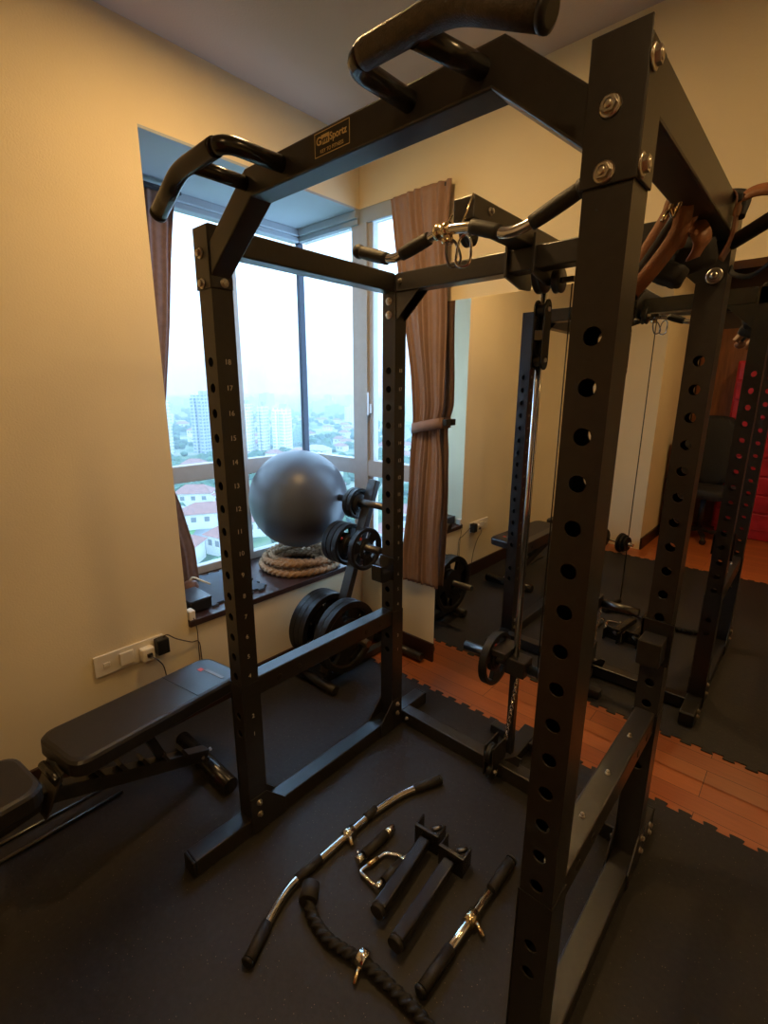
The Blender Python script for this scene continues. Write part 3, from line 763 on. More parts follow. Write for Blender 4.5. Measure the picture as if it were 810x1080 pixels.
m.ribbon(ring, (0, 0, 1), .05, .003); m.build('tieback', M['curtain'], ct)
MB().box(.580, .603, -.045, -.0065, 1.27, 1.30).build('tieback_hook', M['bplastic'], ct, .003)
MB().box(.26, .565, -.03, -.012, 2.28, 2.296).build('curtain_track', M['dplastic'], ct, .002)
cl = thing('curtain', (-.38, -.95, .47), 'mauve-brown curtain gathered at the left end of the bay window', 'curtain', None)
tabL = [(.47, -1.05, -.825), (.64, -1.05, -.83), (.88, -1.055, -.885), (1.0, -1.055, -.925), (1.2, -1.055, -.94), (1.4, -1.06, -.895), (1.85, -1.065, -.832), (2.2, -1.065, -.783), (2.29, -1.065, -.765)]
curtain(tabL, -.385, 'y', 7, .013, M['curtain2'], cl, 2.268, .470)
MB().box(-.41, -.36, -1.075, -.75, 2.262, 2.276).build('curtain_track', M['dplastic'], cl, .002)
m = MB(); ring = [(-.385+.034*math.cos(2*PI*k/32), -.995+.07*math.sin(2*PI*k/32), 1.15) for k in range(33)]
m.ribbon(ring, (0, 0, 1), .05, .004); m.build('tieback', M['curtain2'], cl)

# ------------------------------------------------------------------ attachments lying on the mat
def zadd(pts, z=.015): return [(x, y, z) for x, y in pts]
# long lat bar
lb = thing('lat_bar', (1.0, -1.08, 0), 'long chrome lat pulldown bar with black grips lying on the mat', 'cable bar', 'cable attachments on the mat')
P = fillet(zadd([(1.062, -.685), (.998, -.82), (.975, -.97), (.973, -1.31), (1.0, -1.385), (1.047, -1.485)]), .05, 6)
cpath = P
MB().sweep(cpath, .0125, 16).build('bar_shaft', M['chrome'], lb)
MB().sweep([(1.064, -.680, .017), (1.020, -.775, .017)], .0155, 16).build('hand_grip', M['foam'], lb)
MB().sweep([(1.0105, -1.408, .017), (1.050, -1.492, .017)], .0155, 16).build('hand_grip', M['foam'], lb)
MB().sweep([(.9755, -.935, .017), (.975, -.985, .017)], .0150, 16).build('centre_grip', M['foam'], lb)
MB().sweep([(.973, -1.185, .017), (.973, -1.275, .017)], .0150, 16).build('centre_grip', M['foam'], lb)
MB().lathe([(.0165, 0), (.0175, .003), (.012, .008)], (1.0505, -1.494, .017), (.4, -.85, 0), 16).build('end_cap', M['bplastic'], lb)
MB().lathe([(.0165, 0), (.0175, .003), (.012, .008)], (1.0645, -.678, .017), (.4, .85, 0), 16).build('end_cap', M['bplastic'], lb)
MB().sweep([(.974, -1.045, .015), (.974, -1.085, .015)], .019, 16).build('swivel_collar', M['chrome'], lb)
MB().sweep([(.985, -1.068, .018), (1.012, -1.085, .010)], .007, 12).build('swivel_eye', M['brass'], lb)
# stirrup style single handle
sh = thing('single_handle', (1.065, -1.03, 0), 'short black roller handle with chrome ends lying by the long bar', 'cable handle', 'cable attachments on the mat')
MB().sweep([(1.068, -.985, .017), (1.066, -1.085, .017)], .0155, 18).build('hand_grip', M['foam'], sh)
for a, b in (((1.069, -.950, .017), (1.068, -.984, .017)), ((1.066, -1.086, .017), (1.065, -1.115, .017))): MB().sweep([a, b], .0125, 16).build('chrome_end', M['chrome'], sh)
MB().sphere((1.04, -1.085, .006), .006, 12, 8).build('ball_bearing', M['chrome'], sh)
# rectangular handle
th = thing('row_handle', (1.13, -1.08, 0), 'rectangular chrome row handle with one black grip between bars on the mat', 'cable handle', 'cable attachments on the mat')
A, B, C_, D_ = (1.090, -1.130, .010), (1.108, -1.032, .010), (1.170, -1.002, .017), (1.168, -1.135, .017)
MB().sweep(fillet([D_, A, B, C_], .012, 4), .0065, 12).build('frame_rod', M['chrome'], th)
MB().sweep([V(D_).lerp(V(C_), .2), V(D_).lerp(V(C_), .82)], .0145, 18).build('hand_grip', M['foam'], th)
for a, b in ((0, .2), (.82, 1.0)): MB().sweep([V(D_).lerp(V(C_), a-.04), V(D_).lerp(V(C_), b)], .0125, 16).build('chrome_end', M['chrome'], th)
MB().sweep([(1.0955, -1.10, .011), (1.102, -1.06, .011)], .0105, 12, lobes=4, depth=.3, twist=90).build('swivel_link', M['brass'], th)
# dip handles
def dip(a, b, label):
    a = V(a); b = V(b); t = thing('dip_handle', (a.x, a.y, 0), label, 'dip handle', 'dip handles on the mat')
    d = (b-a).normalized(); s_ = V((d.y, -d.x, 0))
    MB().bar(a, b, .036, .036).build('handle_tube', M['rack2'], t, .005)
    MB().lathe([(.020, 0), (.023, .003), (.021, .014)], a, -d, 20).build('end_cap', M['foam'], t)
    e = b+d*.012
    Rm = Matrix((d, s_, V((0, 0, 1)))).transposed()
    m = MB(); m.obox(e, (.012, .085, .072), Rm); c_ = m.build('mounting_plate', M['rack2'], t, .002)
    m = MB(); m.obox(e+d*.025-s_*.040, (.05, .006, .066), Rm); m.obox(e+d*.025+s_*.040, (.05, .006, .066), Rm); m.build('side_flange', M['rack2'], t, .002)
    MB().sweep([e+d*.02+s_*.01+V((0, 0, .022)), e+d*.045+s_*.03+V((0, 0, .024))], .008, 12).build('locking_pin', M['steel'], t)
dip((1.222, -1.185, .037), (1.190, -.935, .037), 'black square dip bar handle on the mat, the one nearer the chrome handles')
dip((1.312, -1.215, .037), (1.290, -.945, .037), 'black square dip bar handle on the mat, the one nearer the big front post')
# short straight bar
sb = thing('straight_bar', (1.42, -1.02, 0), 'short straight chrome cable bar with black grips lying by the front right post', 'cable bar', 'cable attachments on the mat')
MB().sweep([(1.418, -.795, .017), (1.418, -1.25, .017)], .0125, 16).build('bar_shaft', M['chrome'], sb)
MB().sweep([(1.418, -.800, .018), (1.418, -.915, .018)], .0158, 16).build('hand_grip', M['foam'], sb)
MB().sweep([(1.418, -1.125, .018), (1.418, -1.245, .018)], .0158, 16).build('hand_grip', M['foam'], sb)
MB().sweep([(1.418, -1.005, .018), (1.418, -1.045, .018)], .0185, 16).build('swivel_collar', M['brass'], sb)
MB().sweep([(1.43, -1.022, .02), (1.466, -1.038, .010)], .0065, 12).build('swivel_eye', M['brass'], sb)
for y, s_ in ((-.797, 1), (-1.248, -1)): MB().lathe([(.0165, 0), (.0185, .004), (.013, .010)], (1.418, y, .018), (0, s_, 0), 16).build('end_cap', M['bplastic'], sb)
# triceps rope
tp = thing('triceps_rope', (1.2, -1.3, 0), 'black braided triceps rope with a chrome clip curving across the mat', 'cable rope', 'cable attachments on the mat')
P = catmull([(1.045, -1.290, .02), (1.085, -1.312, .018), (1.17, -1.322, .018), (1.27, -1.300, .020), (1.36, -1.292, .018), (1.44, -1.290, .018), (1.51, -1.30, .018), (1.57, -1.33, .018)], 44)
MB().sweep(P, .0175, 16, lobes=3, depth=.42, twist=130).build('braided_rope', M['nylon'], tp)
MB().sweep([(1.022, -1.262, .027), (1.052, -1.300, .024)], .026, 20).build('rubber_end', M['foam'], tp)
MB().sweep([(1.566, -1.322, .025), (1.600, -1.355, .025)], .026, 20).build('rubber_end', M['foam'], tp)
MB().lathe([(.0205, -.013), (.022, -.010), (.022, .010), (.0205, .013)], (1.268, -1.296, .022), (1, .05, 0), 24).build('chrome_clamp', M['chrome'], tp)
MB().sweep([(1.270, -1.312, .020), (1.283, -1.345, .008)], .0055, 10).build('clamp_eye', M['brass'], tp)

# ------------------------------------------------------------------ lat bar hung at the top arm
ub = thing('curved_lat_bar', (1.2, -.9, 1.78), 'curved lat pulldown bar with black grips hanging from the top pulley arm', 'cable bar')
y_ = -.915
P = fillet([(.898, y_, 1.797), (1.018, y_, 1.757), (1.09, y_, 1.776), (1.175, y_, 1.797), (1.262, y_, 1.789), (1.345, y_, 1.757), (1.395, y_, 1.766), (1.500, y_, 1.808)], .03, 6)
MB().sweep(P, .0115, 16).build('bar_shaft', M['chrome'], ub)
def gripseg(a, b, r=.0150):
    m = MB(); a = V(a); b = V(b); m.sweep([a.lerp(b, k/8) for k in range(9)], lambda t: r*(1+.10*math.sin(PI*t)), 18); m.build('hand_grip', M['foam'], ub)
gripseg((.905, y_, 1.7945), (1.000, y_, 1.763)); gripseg((1.05, y_, 1.7655), (1.135, y_, 1.787)); gripseg((1.255, y_, 1.790), (1.325, y_, 1.765)); gripseg((1.40, y_, 1.768), (1.500, y_, 1.808))
for p in ((.898, y_, 1.797), (1.503, y_, 1.809)): MB().sphere(p, .0185, 18, 12).build('ball_end', M['foam'], ub)
MB().lathe([(.012, -.022), (.018, -.018), (.018, -.006), (.013, 0), (.018, .006), (.018, .018), (.012, .022)], (1.175, y_, 1.795), (1, 0, 0), 20).build('swivel_collar', M['brass'], ub)
MB().lathe([(.012, 0), (.015, .004), (.010, .022)], (1.19, y_, 1.765), (0, 0, 1), 16).build('swivel_eye', M['brass'], ub)
carabiner((1.205, -.915, 1.743), .060, .032, (.35, 0, -1), (1, .2, .35), .0032, 'carabiner', 'chrome snap hook under the middle of the hanging curved bar, left one', m='steel')
carabiner((1.238, -.918, 1.742), .066, .034, (-.1, 0, -1), (1, .3, -.1), .0032, 'carabiner', 'chrome snap hook under the middle of the hanging curved bar, right one')
m = MB(); pts = [(1.165+.0, -.90, 1.79), (1.168, -.895, 1.84), (1.20, -.89, 1.878), (1.232, -.895, 1.84), (1.235, -.90, 1.79)]
m.sweep([(1.222, -.912, 1.79), (1.236, -.885, 1.868)], .0022, 8); o = m.build('hanging_hook', M['brass'], ub); MB().sweep([(1.168, -.912, 1.79), (1.180, -.885, 1.835)], .0022, 8).build('hanging_hook', M['brass'], ub)

# ------------------------------------------------------------------ straps over the back right corner of the rack
def strap(name, pts, w, th, wd, m, label, cat='strap', n=8):
    t = MB().ribbon(catmull(pts, n), wd, w, th).build(name, M[m]); tag(t, label, cat, 'straps on the rack corner'); return t
hs = thing('leather_strap', (1.62, -.8, 1.75), 'long tan leather strap loop folded over and slanting down by the front post', 'strap', 'straps on the rack corner')
WD = (.75, .35, -.54)
MB().ribbon(catmull([(1.562, -.795, 1.648), (1.584, -.80, 1.680), (1.608, -.80, 1.722), (1.629, -.80, 1.761), (1.636, -.80, 1.785), (1.646, -.795, 1.797), (1.660, -.79, 1.790), (1.664, -.785, 1.765), (1.652, -.78, 1.745)], 10), WD, .030, .0035).build('strap_band', M['leather'], hs)
MB().ribbon(catmull([(1.580, -.815, 1.650), (1.605, -.815, 1.684), (1.634, -.82, 1.728), (1.650, -.82, 1.755)], 10), WD, .020, .006).build('inner_band', M['dplastic'], hs)
MB().ribbon(catmull([(1.592, -.845, 1.622), (1.615, -.85, 1.646), (1.645, -.85, 1.686), (1.664, -.855, 1.718), (1.668, -.86, 1.748), (1.664, -.86, 1.768)], 10), WD, .030, .0035).build('strap_band', M['leather'], hs)
MB().sweep(fillet([(1.650, -.88, 1.75), (1.668, -.90, 1.785), (1.672, -.89, 1.765), (1.655, -.87, 1.735), (1.650, -.88, 1.75)], .006, 3), .0035, 8, cap=False).build('buckle', M['brass'], hs)
MB().tube((1.648, -.885, 1.745), (1.642, -.89, 1.728), .004, 8).build('buckle_pin', M['brass'], hs)
MB().sphere((1.578, -.83, 1.636), .022, 16, 10, sz=.8).build('strap_knot', M['dleather'], hs)
# black padded cuff bundle
cf = thing('ankle_cuff', (1.63, -.72, 1.67), 'black padded ankle cuff bundle hanging inside the back right rack corner', 'cuff', 'straps on the rack corner')
def softbox(c, s_, rot, m, name, parent):
    mb = MB(); vs = []; c = V(c); Rm = Matrix.Rotation(rot[2], 3, 'Z') @ Matrix.Rotation(rot[1], 3, 'Y') @ Matrix.Rotation(rot[0], 3, 'X')
    seg, rings = 24, 16
    for i in range(rings+1):
        th_ = PI*i/rings
        for k in range(seg):
            a = 2*PI*k/seg; p = V((math.sin(th_)*math.cos(a), math.sin(th_)*math.sin(a), math.cos(th_)))
            q = V([math.copysign(abs(t_)**.5, t_) for t_ in p]); q = q*(1+.04*math.sin(7*a+3*th_)); vs.append(c+Rm @ V((q.x*s_[0], q.y*s_[1], q.z*s_[2])))
    mb.add(vs, [(i*seg+k, (i+1)*seg+k, (i+1)*seg+(k+1) % seg, i*seg+(k+1) % seg) for i in range(rings) for k in range(seg)], True)
    return mb.build(name, M[m], parent)
softbox((1.618, -.70, 1.675), (.035, .03, .022), (0, .4, .3), 'nylon', 'cuff_pad', cf)
softbox((1.645, -.66, 1.715), (.045, .05, .035), (.3, -.3, .3), 'nylon', 'cuff_pad', cf)
MB().ribbon(catmull([(1.636, -.74, 1.712), (1.650, -.76, 1.738), (1.672, -.76, 1.742), (1.684, -.76, 1.715), (1.668, -.74, 1.690)], 8), (.6, .4, .6), .035, .004).build('cuff_lining', M['leather'], cf)
MB().sweep(catmull([(1.645, -.70, 1.75), (1.65, -.66, 1.80), (1.66, -.60, 1.84), (1.72, -.60, 1.83), (1.722, -.63, 1.78)], 8), .008, 10).build('cuff_cord', M['nylon'], cf)
strap('leather_strap', [(1.70, -.640, 1.70), (1.715, -.642, 1.74), (1.7165, -.645, 1.79), (1.714, -.645, 1.815), (1.695, -.645, 1.829), (1.66, -.645, 1.829), (1.636, -.645, 1.822), (1.634, -.645, 1.78)], .050, .003, (0, 1, 0), 'dleather', 'dark brown leather strap wrapped over the top side rail of the rack')
st = thing('leather_strap', (1.76, -.65, 1.82), 'pale tan leather strap arching off the rack corner towards the right edge', 'strap', 'straps on the rack corner')
MB().ribbon(catmull([(1.717, -.66, 1.775), (1.725, -.665, 1.803), (1.75, -.67, 1.812), (1.79, -.68, 1.80), (1.83, -.70, 1.765), (1.85, -.70, 1.68)], 8), (.3, .3, .9), .024, .003).build('strap_band', M['leather'], st)
MB().box(1.716, 1.726, -.668, -.655, 1.80, 1.815).build('keeper_loop', M['nylon'], st, .002)
fh = thing('padded_bar', (1.76, -.64, 1.76), 'straight black foam covered bar poking out from the rack corner', 'bar')
MB().sweep([(1.712, -.62, 1.735), (1.80, -.68, 1.765), (1.86, -.72, 1.785)], .0145, 18).build('foam_sleeve', M['foam'], fh)
hc = thing('hanging_strap', (1.75, -.6, 1.7), 'thin black strap sagging in a curve from the back right post', 'strap', 'straps on the rack corner')
MB().ribbon(catmull([(1.7065, -.56, 1.700), (1.716, -.575, 1.682), (1.745, -.59, 1.670), (1.775, -.61, 1.680), (1.80, -.64, 1.705), (1.82, -.66, 1.74)], 8), (.2, .3, 1), .010, .004).build('strap_band', M['nylon'], hc)

# ------------------------------------------------------------------ things seen only in the mirror, behind the camera
def dumbbell(x, y, rz, label):
    t = thing('dumbbell', (x, y, 0), label, 'dumbbell', 'dumbbells by the pier', rz=rz)
    c = V((x, y, .0885)); d = V((math.cos(rz), math.sin(rz), 0))
    MB().sweep([c-d*.20, c+d*.20], .014, 14).build('bar_shaft', M['chrome'], t)
    for s_ in (-1, 1):
        for k, r_ in enumerate((.088, .080, .066)):
            MB().lathe([(r_*.9, -.011), (r_, -.008), (r_, .008), (r_*.9, .011)], c+d*s_*(.085+.027*k), d, 28).build('dumbbell_plate', M['plate'], t)
        MB().lathe([(.022, 0), (.024, .012), (.014, .02)], c+d*s_*.155, d*s_, 16).build('collar', M['chrome'], t)
dumbbell(.62, -2.70, .25, 'black adjustable dumbbell on the mat by the cream pier, seen in the mirror')
dumbbell(.30, -2.55, 1.3, 'black adjustable dumbbell nearer the bench, seen in the mirror')
# red glossy hanging and brown panel on the far wall
bpn = MB().box(.83, 1.62, Y0+.0005, Y0+.03, .0, 2.05).build('wood_panel_door', M['brownwood'], None, .004)
tag(bpn, 'brown wooden door panel on the far wall behind the red cabinet, seen in the mirror', 'door')
rc = thing('red_cabinet', (1.62, -4.0, 0), 'glossy red cabinet with rows of small pale knobs, seen in the mirror', 'cabinet')
MB().box(1.20, 2.2, Y0+.031, Y0+.33, .0, 1.72).build('cabinet_body', M['redgloss'], rc, .012)
for iz in range(9):
    o = MB().box(1.215, 2.18, Y0+.3301, Y0+.345, .10+iz*.18, .10+iz*.18+.165).build('drawer', M['redgloss'], rc, .008)
    for ix in range(5):
        MB().sphere((1.30+ix*.2, Y0+.357, .18+iz*.18), .017, 12, 8).build('knob', M['ornament'], o)
# black chair-like seat in front of the door
oc = thing('office_chair', (1.02, -3.75, 0), 'black high-backed chair in front of the far brown door, seen in the mirror', 'chair')
softbox((1.14, -3.75, .47), (.26, .25, .06), (0, 0, .2), 'nylon', 'seat', oc)
softbox((1.10, -3.93, .85), (.20, .05, .34), (.1, 0, .1), 'nylon', 'backrest', oc)
MB().tube((1.14, -3.70, .08), (1.14, -3.70, .42), .025).build('gas_column', M['rack2'], oc)
for k in range(5):
    a = 2*PI*k/5; MB().bar((1.14, -3.70, .09), (1.14+.26*math.cos(a), -3.70+.26*math.sin(a), .065), .04, .03).build('base_spoke', M['rack2'], oc, .004)
    MB().lathe([(.015, -.02), (.028, -.016), (.028, .016), (.015, .02)], (1.14+.26*math.cos(a), -3.70+.26*math.sin(a), .0245), (0, 1, 0), 16).build('caster', M['rack2'], oc)
bgk = thing('punching_bag', (.93, -3.35, 0), 'tall black stand-up bag beside the pier, seen in the mirror', 'bag')
MB().lathe([(.02, .0), (.09, .01), (.095, .3), (.09, .95), (.06, 1.02), (0, 1.04)], (.925, -3.5, 0), seg=28).build('bag_body', M['nylon'], bgk)
MB().lathe([(.093, .55), (.0985, .555), (.0985, .60), (.093, .605)], (.925, -3.5, 0), seg=28, cap=False).build('bag_strap', M['dplastic'], bgk)

# ------------------------------------------------------------------ city outside the windows
GZ = -60.0
def ground_mat():
    m = bpy.data.materials.new('suburb_ground'); m.use_nodes = True
    n = m.node_tree.nodes; l = m.node_tree.links; b = n['Principled BSDF']; b.inputs['Roughness'].default_value = .9
    tc = n.new('ShaderNodeTexCoord'); nz = n.new('ShaderNodeTexNoise'); nz.inputs['Scale'].default_value = .02; nz.inputs['Detail'].default_value = 6
    l.new(tc.outputs['Object'], nz.inputs['Vector'])
    r = n.new('ShaderNodeValToRGB'); e = r.color_ramp.elements
    e[0].position = .38; e[0].color = (.035, .075, .03, 1); e[1].position = .62; e[1].color = (.30, .28, .24, 1)
    x = e.new(.48); x.color = (.09, .16, .06, 1)
    l.new(nz.outputs['Fac'], r.inputs['Fac']); l.new(r.outputs['Color'], b.inputs['Base Color'])
    return m
def facade_mat(name, base, win, sx=.33, sz=.33):
    m = bpy.data.materials.new(name); m.use_nodes = True
    n = m.node_tree.nodes; l = m.node_tree.links; b = n['Principled BSDF']; b.inputs['Roughness'].default_value = .7
    tc = n.new('ShaderNodeTexCoord'); sp = n.new('ShaderNodeSeparateXYZ'); l.new(tc.outputs['Object'], sp.inputs[0])
    ad = n.new('ShaderNodeMath'); ad.operation = 'ADD'; l.new(sp.outputs['X'], ad.inputs[0]); l.new(sp.outputs['Y'], ad.inputs[1])
    cb = n.new('ShaderNodeCombineXYZ'); l.new(ad.outputs[0], cb.inputs['X']); l.new(sp.outputs['Z'], cb.inputs['Y'])
    br = n.new('ShaderNodeTexBrick'); br.offset = 0; br.inputs['Scale'].default_value = 1; br.inputs['Brick Width'].default_value = 4.4; br.inputs['Row Height'].default_value = 3.2
    br.inputs['Mortar Size'].default_value = .75; br.inputs['Color1'].default_value = (*win, 1); br.inputs['Color2'].default_value = (win[0]*1.4, win[1]*1.4, win[2]*1.4, 1); br.inputs['Mortar'].default_value = (*base, 1)
    l.new(cb.outputs[0], br.inputs['Vector']); l.new(br.outputs['Color'], b.inputs['Base Color'])
    return m
M['ground'] = ground_mat()
M['fac_white'] = facade_mat('white_tower_facade', (.75, .74, .72), (.28, .32, .36))
M['fac_grey'] = facade_mat('grey_tower_facade', (.42, .44, .46), (.12, .16, .20))
M['fac_beige'] = facade_mat('beige_block_facade', (.55, .52, .47), (.20, .22, .25))
M['roof'] = mat('terracotta_roof', (.27, .12, .09), .8, scale=.8, var=.2)
M['roof2'] = mat('grey_roof', (.35, .33, .32), .8, scale=.8, var=.2)
M['housewall'] = mat('house_wall', (.72, .70, .66), .8, scale=.5, var=.05)
M['leaf'] = mat('treetop_green', (.045, .10, .035), .9, scale=.25, var=.5)
M['lawn'] = mat('lawn_green', (.10, .24, .06), .9, scale=.1, var=.2)
M['asphalt'] = mat('road_grey', (.20, .20, .20), .9, scale=.2, var=.1)
struct('ground', MB().box(-6000, -5, -1500, 6000, GZ-1, GZ), M['ground'])
def tower(x, y, w, d, top, m, label, rz, group='towers outside the window', name='apartment_tower'):
    t = thing(name, (x, y, GZ), label, 'building', group, rz=rz)
    R3 = Matrix.Rotation(rz, 3, 'Z')
    def ob(nm, mt, cx, cy, ww, dd, z0, z1):
        mb = MB(); mb.box(-ww/2+cx, ww/2+cx, -dd/2+cy, dd/2+cy, z0-GZ, z1-GZ)
        me = mb.build(nm, mt); me.parent = t; return me
    ob('tower_block', m, 0, 0, w, d, GZ, top); 
    ob('side_wing', m, w*.30, -d*.55, w*.34, d*.3, GZ, top-6); ob('side_wing', m, -w*.30, -d*.55, w*.34, d*.3, GZ, top-3)
    ob('roof_plant', M['roof2'], w*.1, 0, w*.4, d*.4, top, top+4)
    return t
tower(-474, 206, 17, 16, -9, M['fac_white'], 'pale apartment tower at the left edge of the window beside the curtain', .45)
tower(-460, 245, 15, 15, -3.5, M['fac_grey'], 'blue-grey apartment tower left of the numbered front post', .45)
tower(-430, 274, 10, 13, -12, M['fac_white'], 'white slab tower just right of the numbered front post', .55)
tower(-424, 290, 7, 12, -14, M['fac_white'], 'narrow white tower between the two white slab towers', .55)
tower(-417, 308, 16, 14, -16, M['fac_white'], 'broad white tower above the silver ball', .6)
# distant blocks
blocks = [(-474, 206, 16), (-460, 245, 15), (-430, 274, 13), (-424, 290, 11), (-417, 308, 14)]
nb = 0
while nb < 64:
    az = math.radians(random.uniform(12, 74)); r = random.uniform(900, 2300)
    x, y = -r*math.cos(az), r*math.sin(az); hgt = random.uniform(16, 52); wd = random.uniform(18, 60)
    if any(math.dist((x, y), b[:2]) < wd/2+b[2]+8 for b in blocks): continue
    blocks.append((x, y, wd/2+6)); nb += 1
    mb = MB().box(-wd/2, wd/2, -9, 9, 0, hgt).box(-wd*.2, wd*.2, -5, 5, hgt, hgt+4)
    o = mb.build('distant_block', M[random.choice(['fac_white', 'fac_grey', 'fac_beige'])]); o.location = (x, y, GZ); o.rotation_euler = (0, 0, random.uniform(0, 1.2)); 
    tag(o, 'hazy pale housing block on the far skyline outside the window', 'building', 'hazy housing blocks on the skyline')
# houses
def house_proto(w, d, h, roofm):
    t = thing('house', (0, 0, 0), 'pale walled house with a hipped roof down in the suburb outside', 'house', 'houses in the suburb below')
    a = MB().box(-w/2, w/2, -d/2, d/2, 0, h).build('house_wall', M['housewall']); a.parent = t
    m = MB(); o = .8; m.add([(-w/2-o, -d/2-o, h), (w/2+o, -d/2-o, h), (w/2+o, d/2+o, h), (-w/2-o, d/2+o, h), (-w/4, 0, h+d*.32), (w/4, 0, h+d*.32)],
          [(0, 1, 5, 4), (1, 2, 5), (2, 3, 4, 5), (3, 0, 4), (3, 2, 1, 0)]); b = m.build('roof', roofm); b.parent = t
    m = MB()
    for sx in (-.3, 0, .3):
        for sy in (-1, 1): m.box(sx*w-.9, sx*w+.9, sy*d/2-.05, sy*d/2+.05, h*.5, h*.8)
    c = m.build('window', M['asphalt']); c.parent = a
    return t
hp = [house_proto(15, 10, 6, M['roof']), house_proto(11, 9, 6.5, M['roof']), house_proto(20, 11, 5, M['roof2'])]
road_pts = catmull([(-120, 40, GZ+.2), (-260, 160, GZ+.2), (-330, 300, GZ+.2), (-420, 520, GZ+.2), (-700, 800, GZ+.2)], 40)
spots = [(-198, 84, .3, 0), (-205, 106, 1.1, 0), (-168, 73, .7, 0), (-163, 92, .2, 1), (-230, 100, .5, 2), (-250, 124, .9, 0), (-228, 132, .3, 1), (-178, 112, 1.0, 1)]
while len(spots) < 150:
    az = math.radians(random.uniform(12, 72)); r = 130+900*random.random()**.9
    x, y = -r*math.cos(az), r*math.sin(az)
    if any((x-a)**2+(y-b)**2 < 560 for a, b, _, _ in spots) or any(math.dist((x, y), b[:2]) < b[2]+13 for b in blocks) or any((x-q[0])**2+(y-q[1])**2 < 330 for q in road_pts): continue
    if r < 260 and abs(az-math.radians(26)) < .05: continue
    spots.append((x, y, random.uniform(0, 1.5), random.choice([0, 0, 0, 1, 1, 2])))
for i, (x, y, a, k) in enumerate(spots):
    src = hp[k]; used = src.get('used')
    if not used: src['used'] = 1; o = src
    else: o = copy_tree(src)
    o.location = (x, y, GZ); o.rotation_euler = (0, 0, a); f = random.uniform(.9, 1.3); o.scale = (f, f, f)
    if 'used' in o and o is not src: del o['used']
for h_ in hp:
    if 'used' in h_: del h_['used']
lw = MB().prism([(-196+18*math.cos(2*PI*k/20), 95+11*math.sin(2*PI*k/20)) for k in range(20)], 'z', GZ, GZ+.3).build('lawn', M['lawn'])
tag(lw, 'bright green lawn between the red roofed houses outside the window', 'lawn')
rd = MB().ribbon(catmull([(-120, 40, GZ+.2), (-260, 160, GZ+.2), (-330, 300, GZ+.2), (-420, 520, GZ+.2), (-700, 800, GZ+.2)], 12), (1, 1, 0), 9, .3).build('road', M['asphalt'])
tag(rd, 'grey road winding away between trees and houses outside the window', 'road')
# tree canopy, uncountable
tm = MB(); ico = bmesh.new(); bmesh.ops.create_icosphere(ico, subdivisions=2, radius=1); iv = [v.co.copy() for v in ico.verts]; ifc = [tuple(v.index for v in f.verts) for f in ico.faces]; ico.free()
cnt = 0
while cnt < 2300:
    az = math.radians(random.uniform(10, 75)); r = 110+1500*random.random()**1.5; x, y = -r*math.cos(az), r*math.sin(az)
    dens = math.sin(x*.013)+math.sin(y*.017+1)+.8*math.sin((x+y)*.03)
    if dens < -.4 and random.random() < .75: continue
    if any((x-a)**2+(y-b)**2 < 130 for a, b, _, _ in spots): continue
    if any(math.dist((x, y), b[:2]) < b[2]+7 for b in blocks) or any((x-q[0])**2+(y-q[1])**2 < 110 for q in road_pts): continue
    if (x+196)**2+((y-95)*1.4)**2 < 400: continue
    s_ = random.uniform(2.2, 4.4)*(1+r/1800); 
    j = [random.uniform(.82, 1.18) for _ in range(42)]
    tm.add([(x+v.x*s_*j[q], y+v.y*s_*j[q], GZ+s_*.6+v.z*s_*.9*j[q]) for q, v in enumerate(iv)], ifc, False); cnt += 1
o = tm.build('treetops', M['leaf']); tag(o, 'dense green treetops spread between the houses outside the window', 'trees', kind='stuff')
# haze over the city
hm = bpy.data.materials.new('city_haze'); hm.use_nodes = True; n = hm.node_tree.nodes; l = hm.node_tree.links
n.remove(n['Principled BSDF']); vsn = n.new('ShaderNodeVolumeScatter'); vsn.inputs['Density'].default_value = .0008; vsn.inputs['Color'].default_value = (.62, .84, 1, 1); vsn.inputs['Anisotropy'].default_value = .2
l.new(vsn.outputs[0], n['Material Output'].inputs['Volume'])
o = MB().box(-5000, -8, -1200, 5000, GZ-.5, 260).build('haze', hm); o['kind'] = 'stuff'; o['label'] = 'pale blue haze hanging over the city outside the window'; o['category'] = 'haze'

# ------------------------------------------------------------------ light
w = bpy.data.worlds.new('world'); sc.world = w; w.use_nodes = True; n = w.node_tree.nodes; l = w.node_tree.links
bg = n['Background']; tc = n.new('ShaderNodeTexCoord'); sp = n.new('ShaderNodeSeparateXYZ'); r = n.new('ShaderNodeValToRGB')
l.new(tc.outputs['Generated'], sp.inputs[0]); l.new(sp.outputs['Z'], r.inputs['Fac'])
e = r.color_ramp.elements; e[0].position = 0; e[0].color = (.46, .70, 1, 1); e[1].position = .5; e[1].color = (.41, .67, 1, 1)
l.new(r.outputs['Color'], bg.inputs['Color']); bg.inputs['Strength'].default_value = 3.7

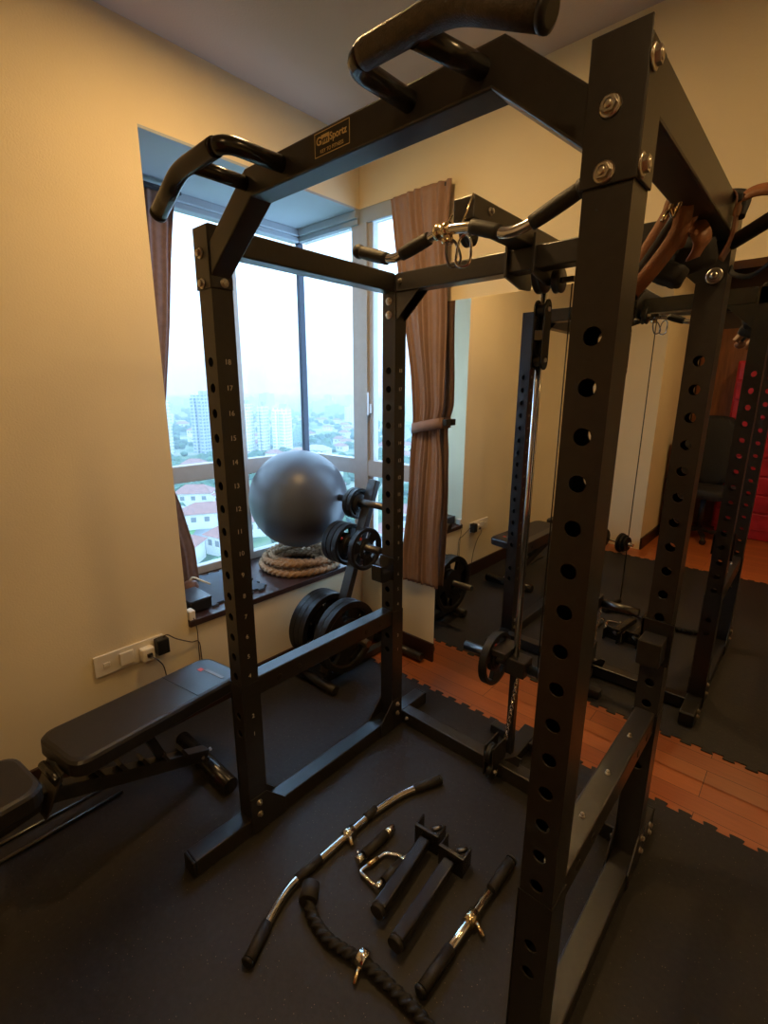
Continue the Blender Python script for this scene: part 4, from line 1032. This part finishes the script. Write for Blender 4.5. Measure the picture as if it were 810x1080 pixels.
def lamp(x, y, power, label, r=.075):
    t = thing('ceiling_downlight', (x, y, HC), label, 'ceiling light', 'ceiling downlights')
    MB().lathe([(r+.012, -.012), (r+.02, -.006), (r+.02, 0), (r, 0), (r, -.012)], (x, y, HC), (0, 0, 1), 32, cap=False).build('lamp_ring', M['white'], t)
    em = bpy.data.materials.new('warm_lamp'); em.use_nodes = True; nn = em.node_tree.nodes; nn.remove(nn['Principled BSDF'])
    en = nn.new('ShaderNodeEmission'); en.inputs['Color'].default_value = (1, .62, .25, 1); en.inputs['Strength'].default_value = power
    em.node_tree.links.new(en.outputs[0], nn['Material Output'].inputs['Surface'])
    MB().lathe([(.001, -.011), (r, -.0105), (r, -.008)], (x, y, HC), (0, 0, 1), 32, cap=False).build('lamp_lens', em, t)
lamp(.72, -.98, 158, 'round warm ceiling downlight above the left side of the rack')
lamp(1.9, -2.7, 125, 'round warm ceiling downlight behind the camera')
lamp(2.5, -.9, 80, 'round warm ceiling downlight right of the rack')

# ------------------------------------------------------------------ camera
cam = bpy.data.cameras.new('camera'); co = bpy.data.objects.new('camera', cam); col.objects.link(co)
yaw, pitch, roll, f = .7298, .2443, .0038, 513.24
F = V((-math.sin(yaw)*math.cos(pitch), math.cos(yaw)*math.cos(pitch), -math.sin(pitch))); Rr = V((math.cos(yaw), math.sin(yaw), 0)); Uu = Rr.cross(F)
R2 = Rr*math.cos(roll)+Uu*math.sin(roll); U2 = -Rr*math.sin(roll)+Uu*math.cos(roll)
mt = Matrix((R2, U2, -F)).transposed().to_4x4(); mt.translation = V((1.9234, -1.9561, 1.4293)); co.matrix_world = mt
cam.sensor_fit = 'VERTICAL'; cam.sensor_height = 24; cam.lens = f/1080*24; cam.clip_end = 12000; cam.clip_start = .02
sc.camera = co
sc.view_settings.view_transform = 'Standard'; sc.view_settings.look = 'None'; sc.view_settings.exposure = .75; sc.view_settings.gamma = 1
sc.view_settings.use_curve_mapping = False
sc.cycles.use_denoising = True
sc.cycles.max_bounces = 10; sc.cycles.diffuse_bounces = 4; sc.cycles.glossy_bounces = 5; sc.cycles.sample_clamp_indirect = 6
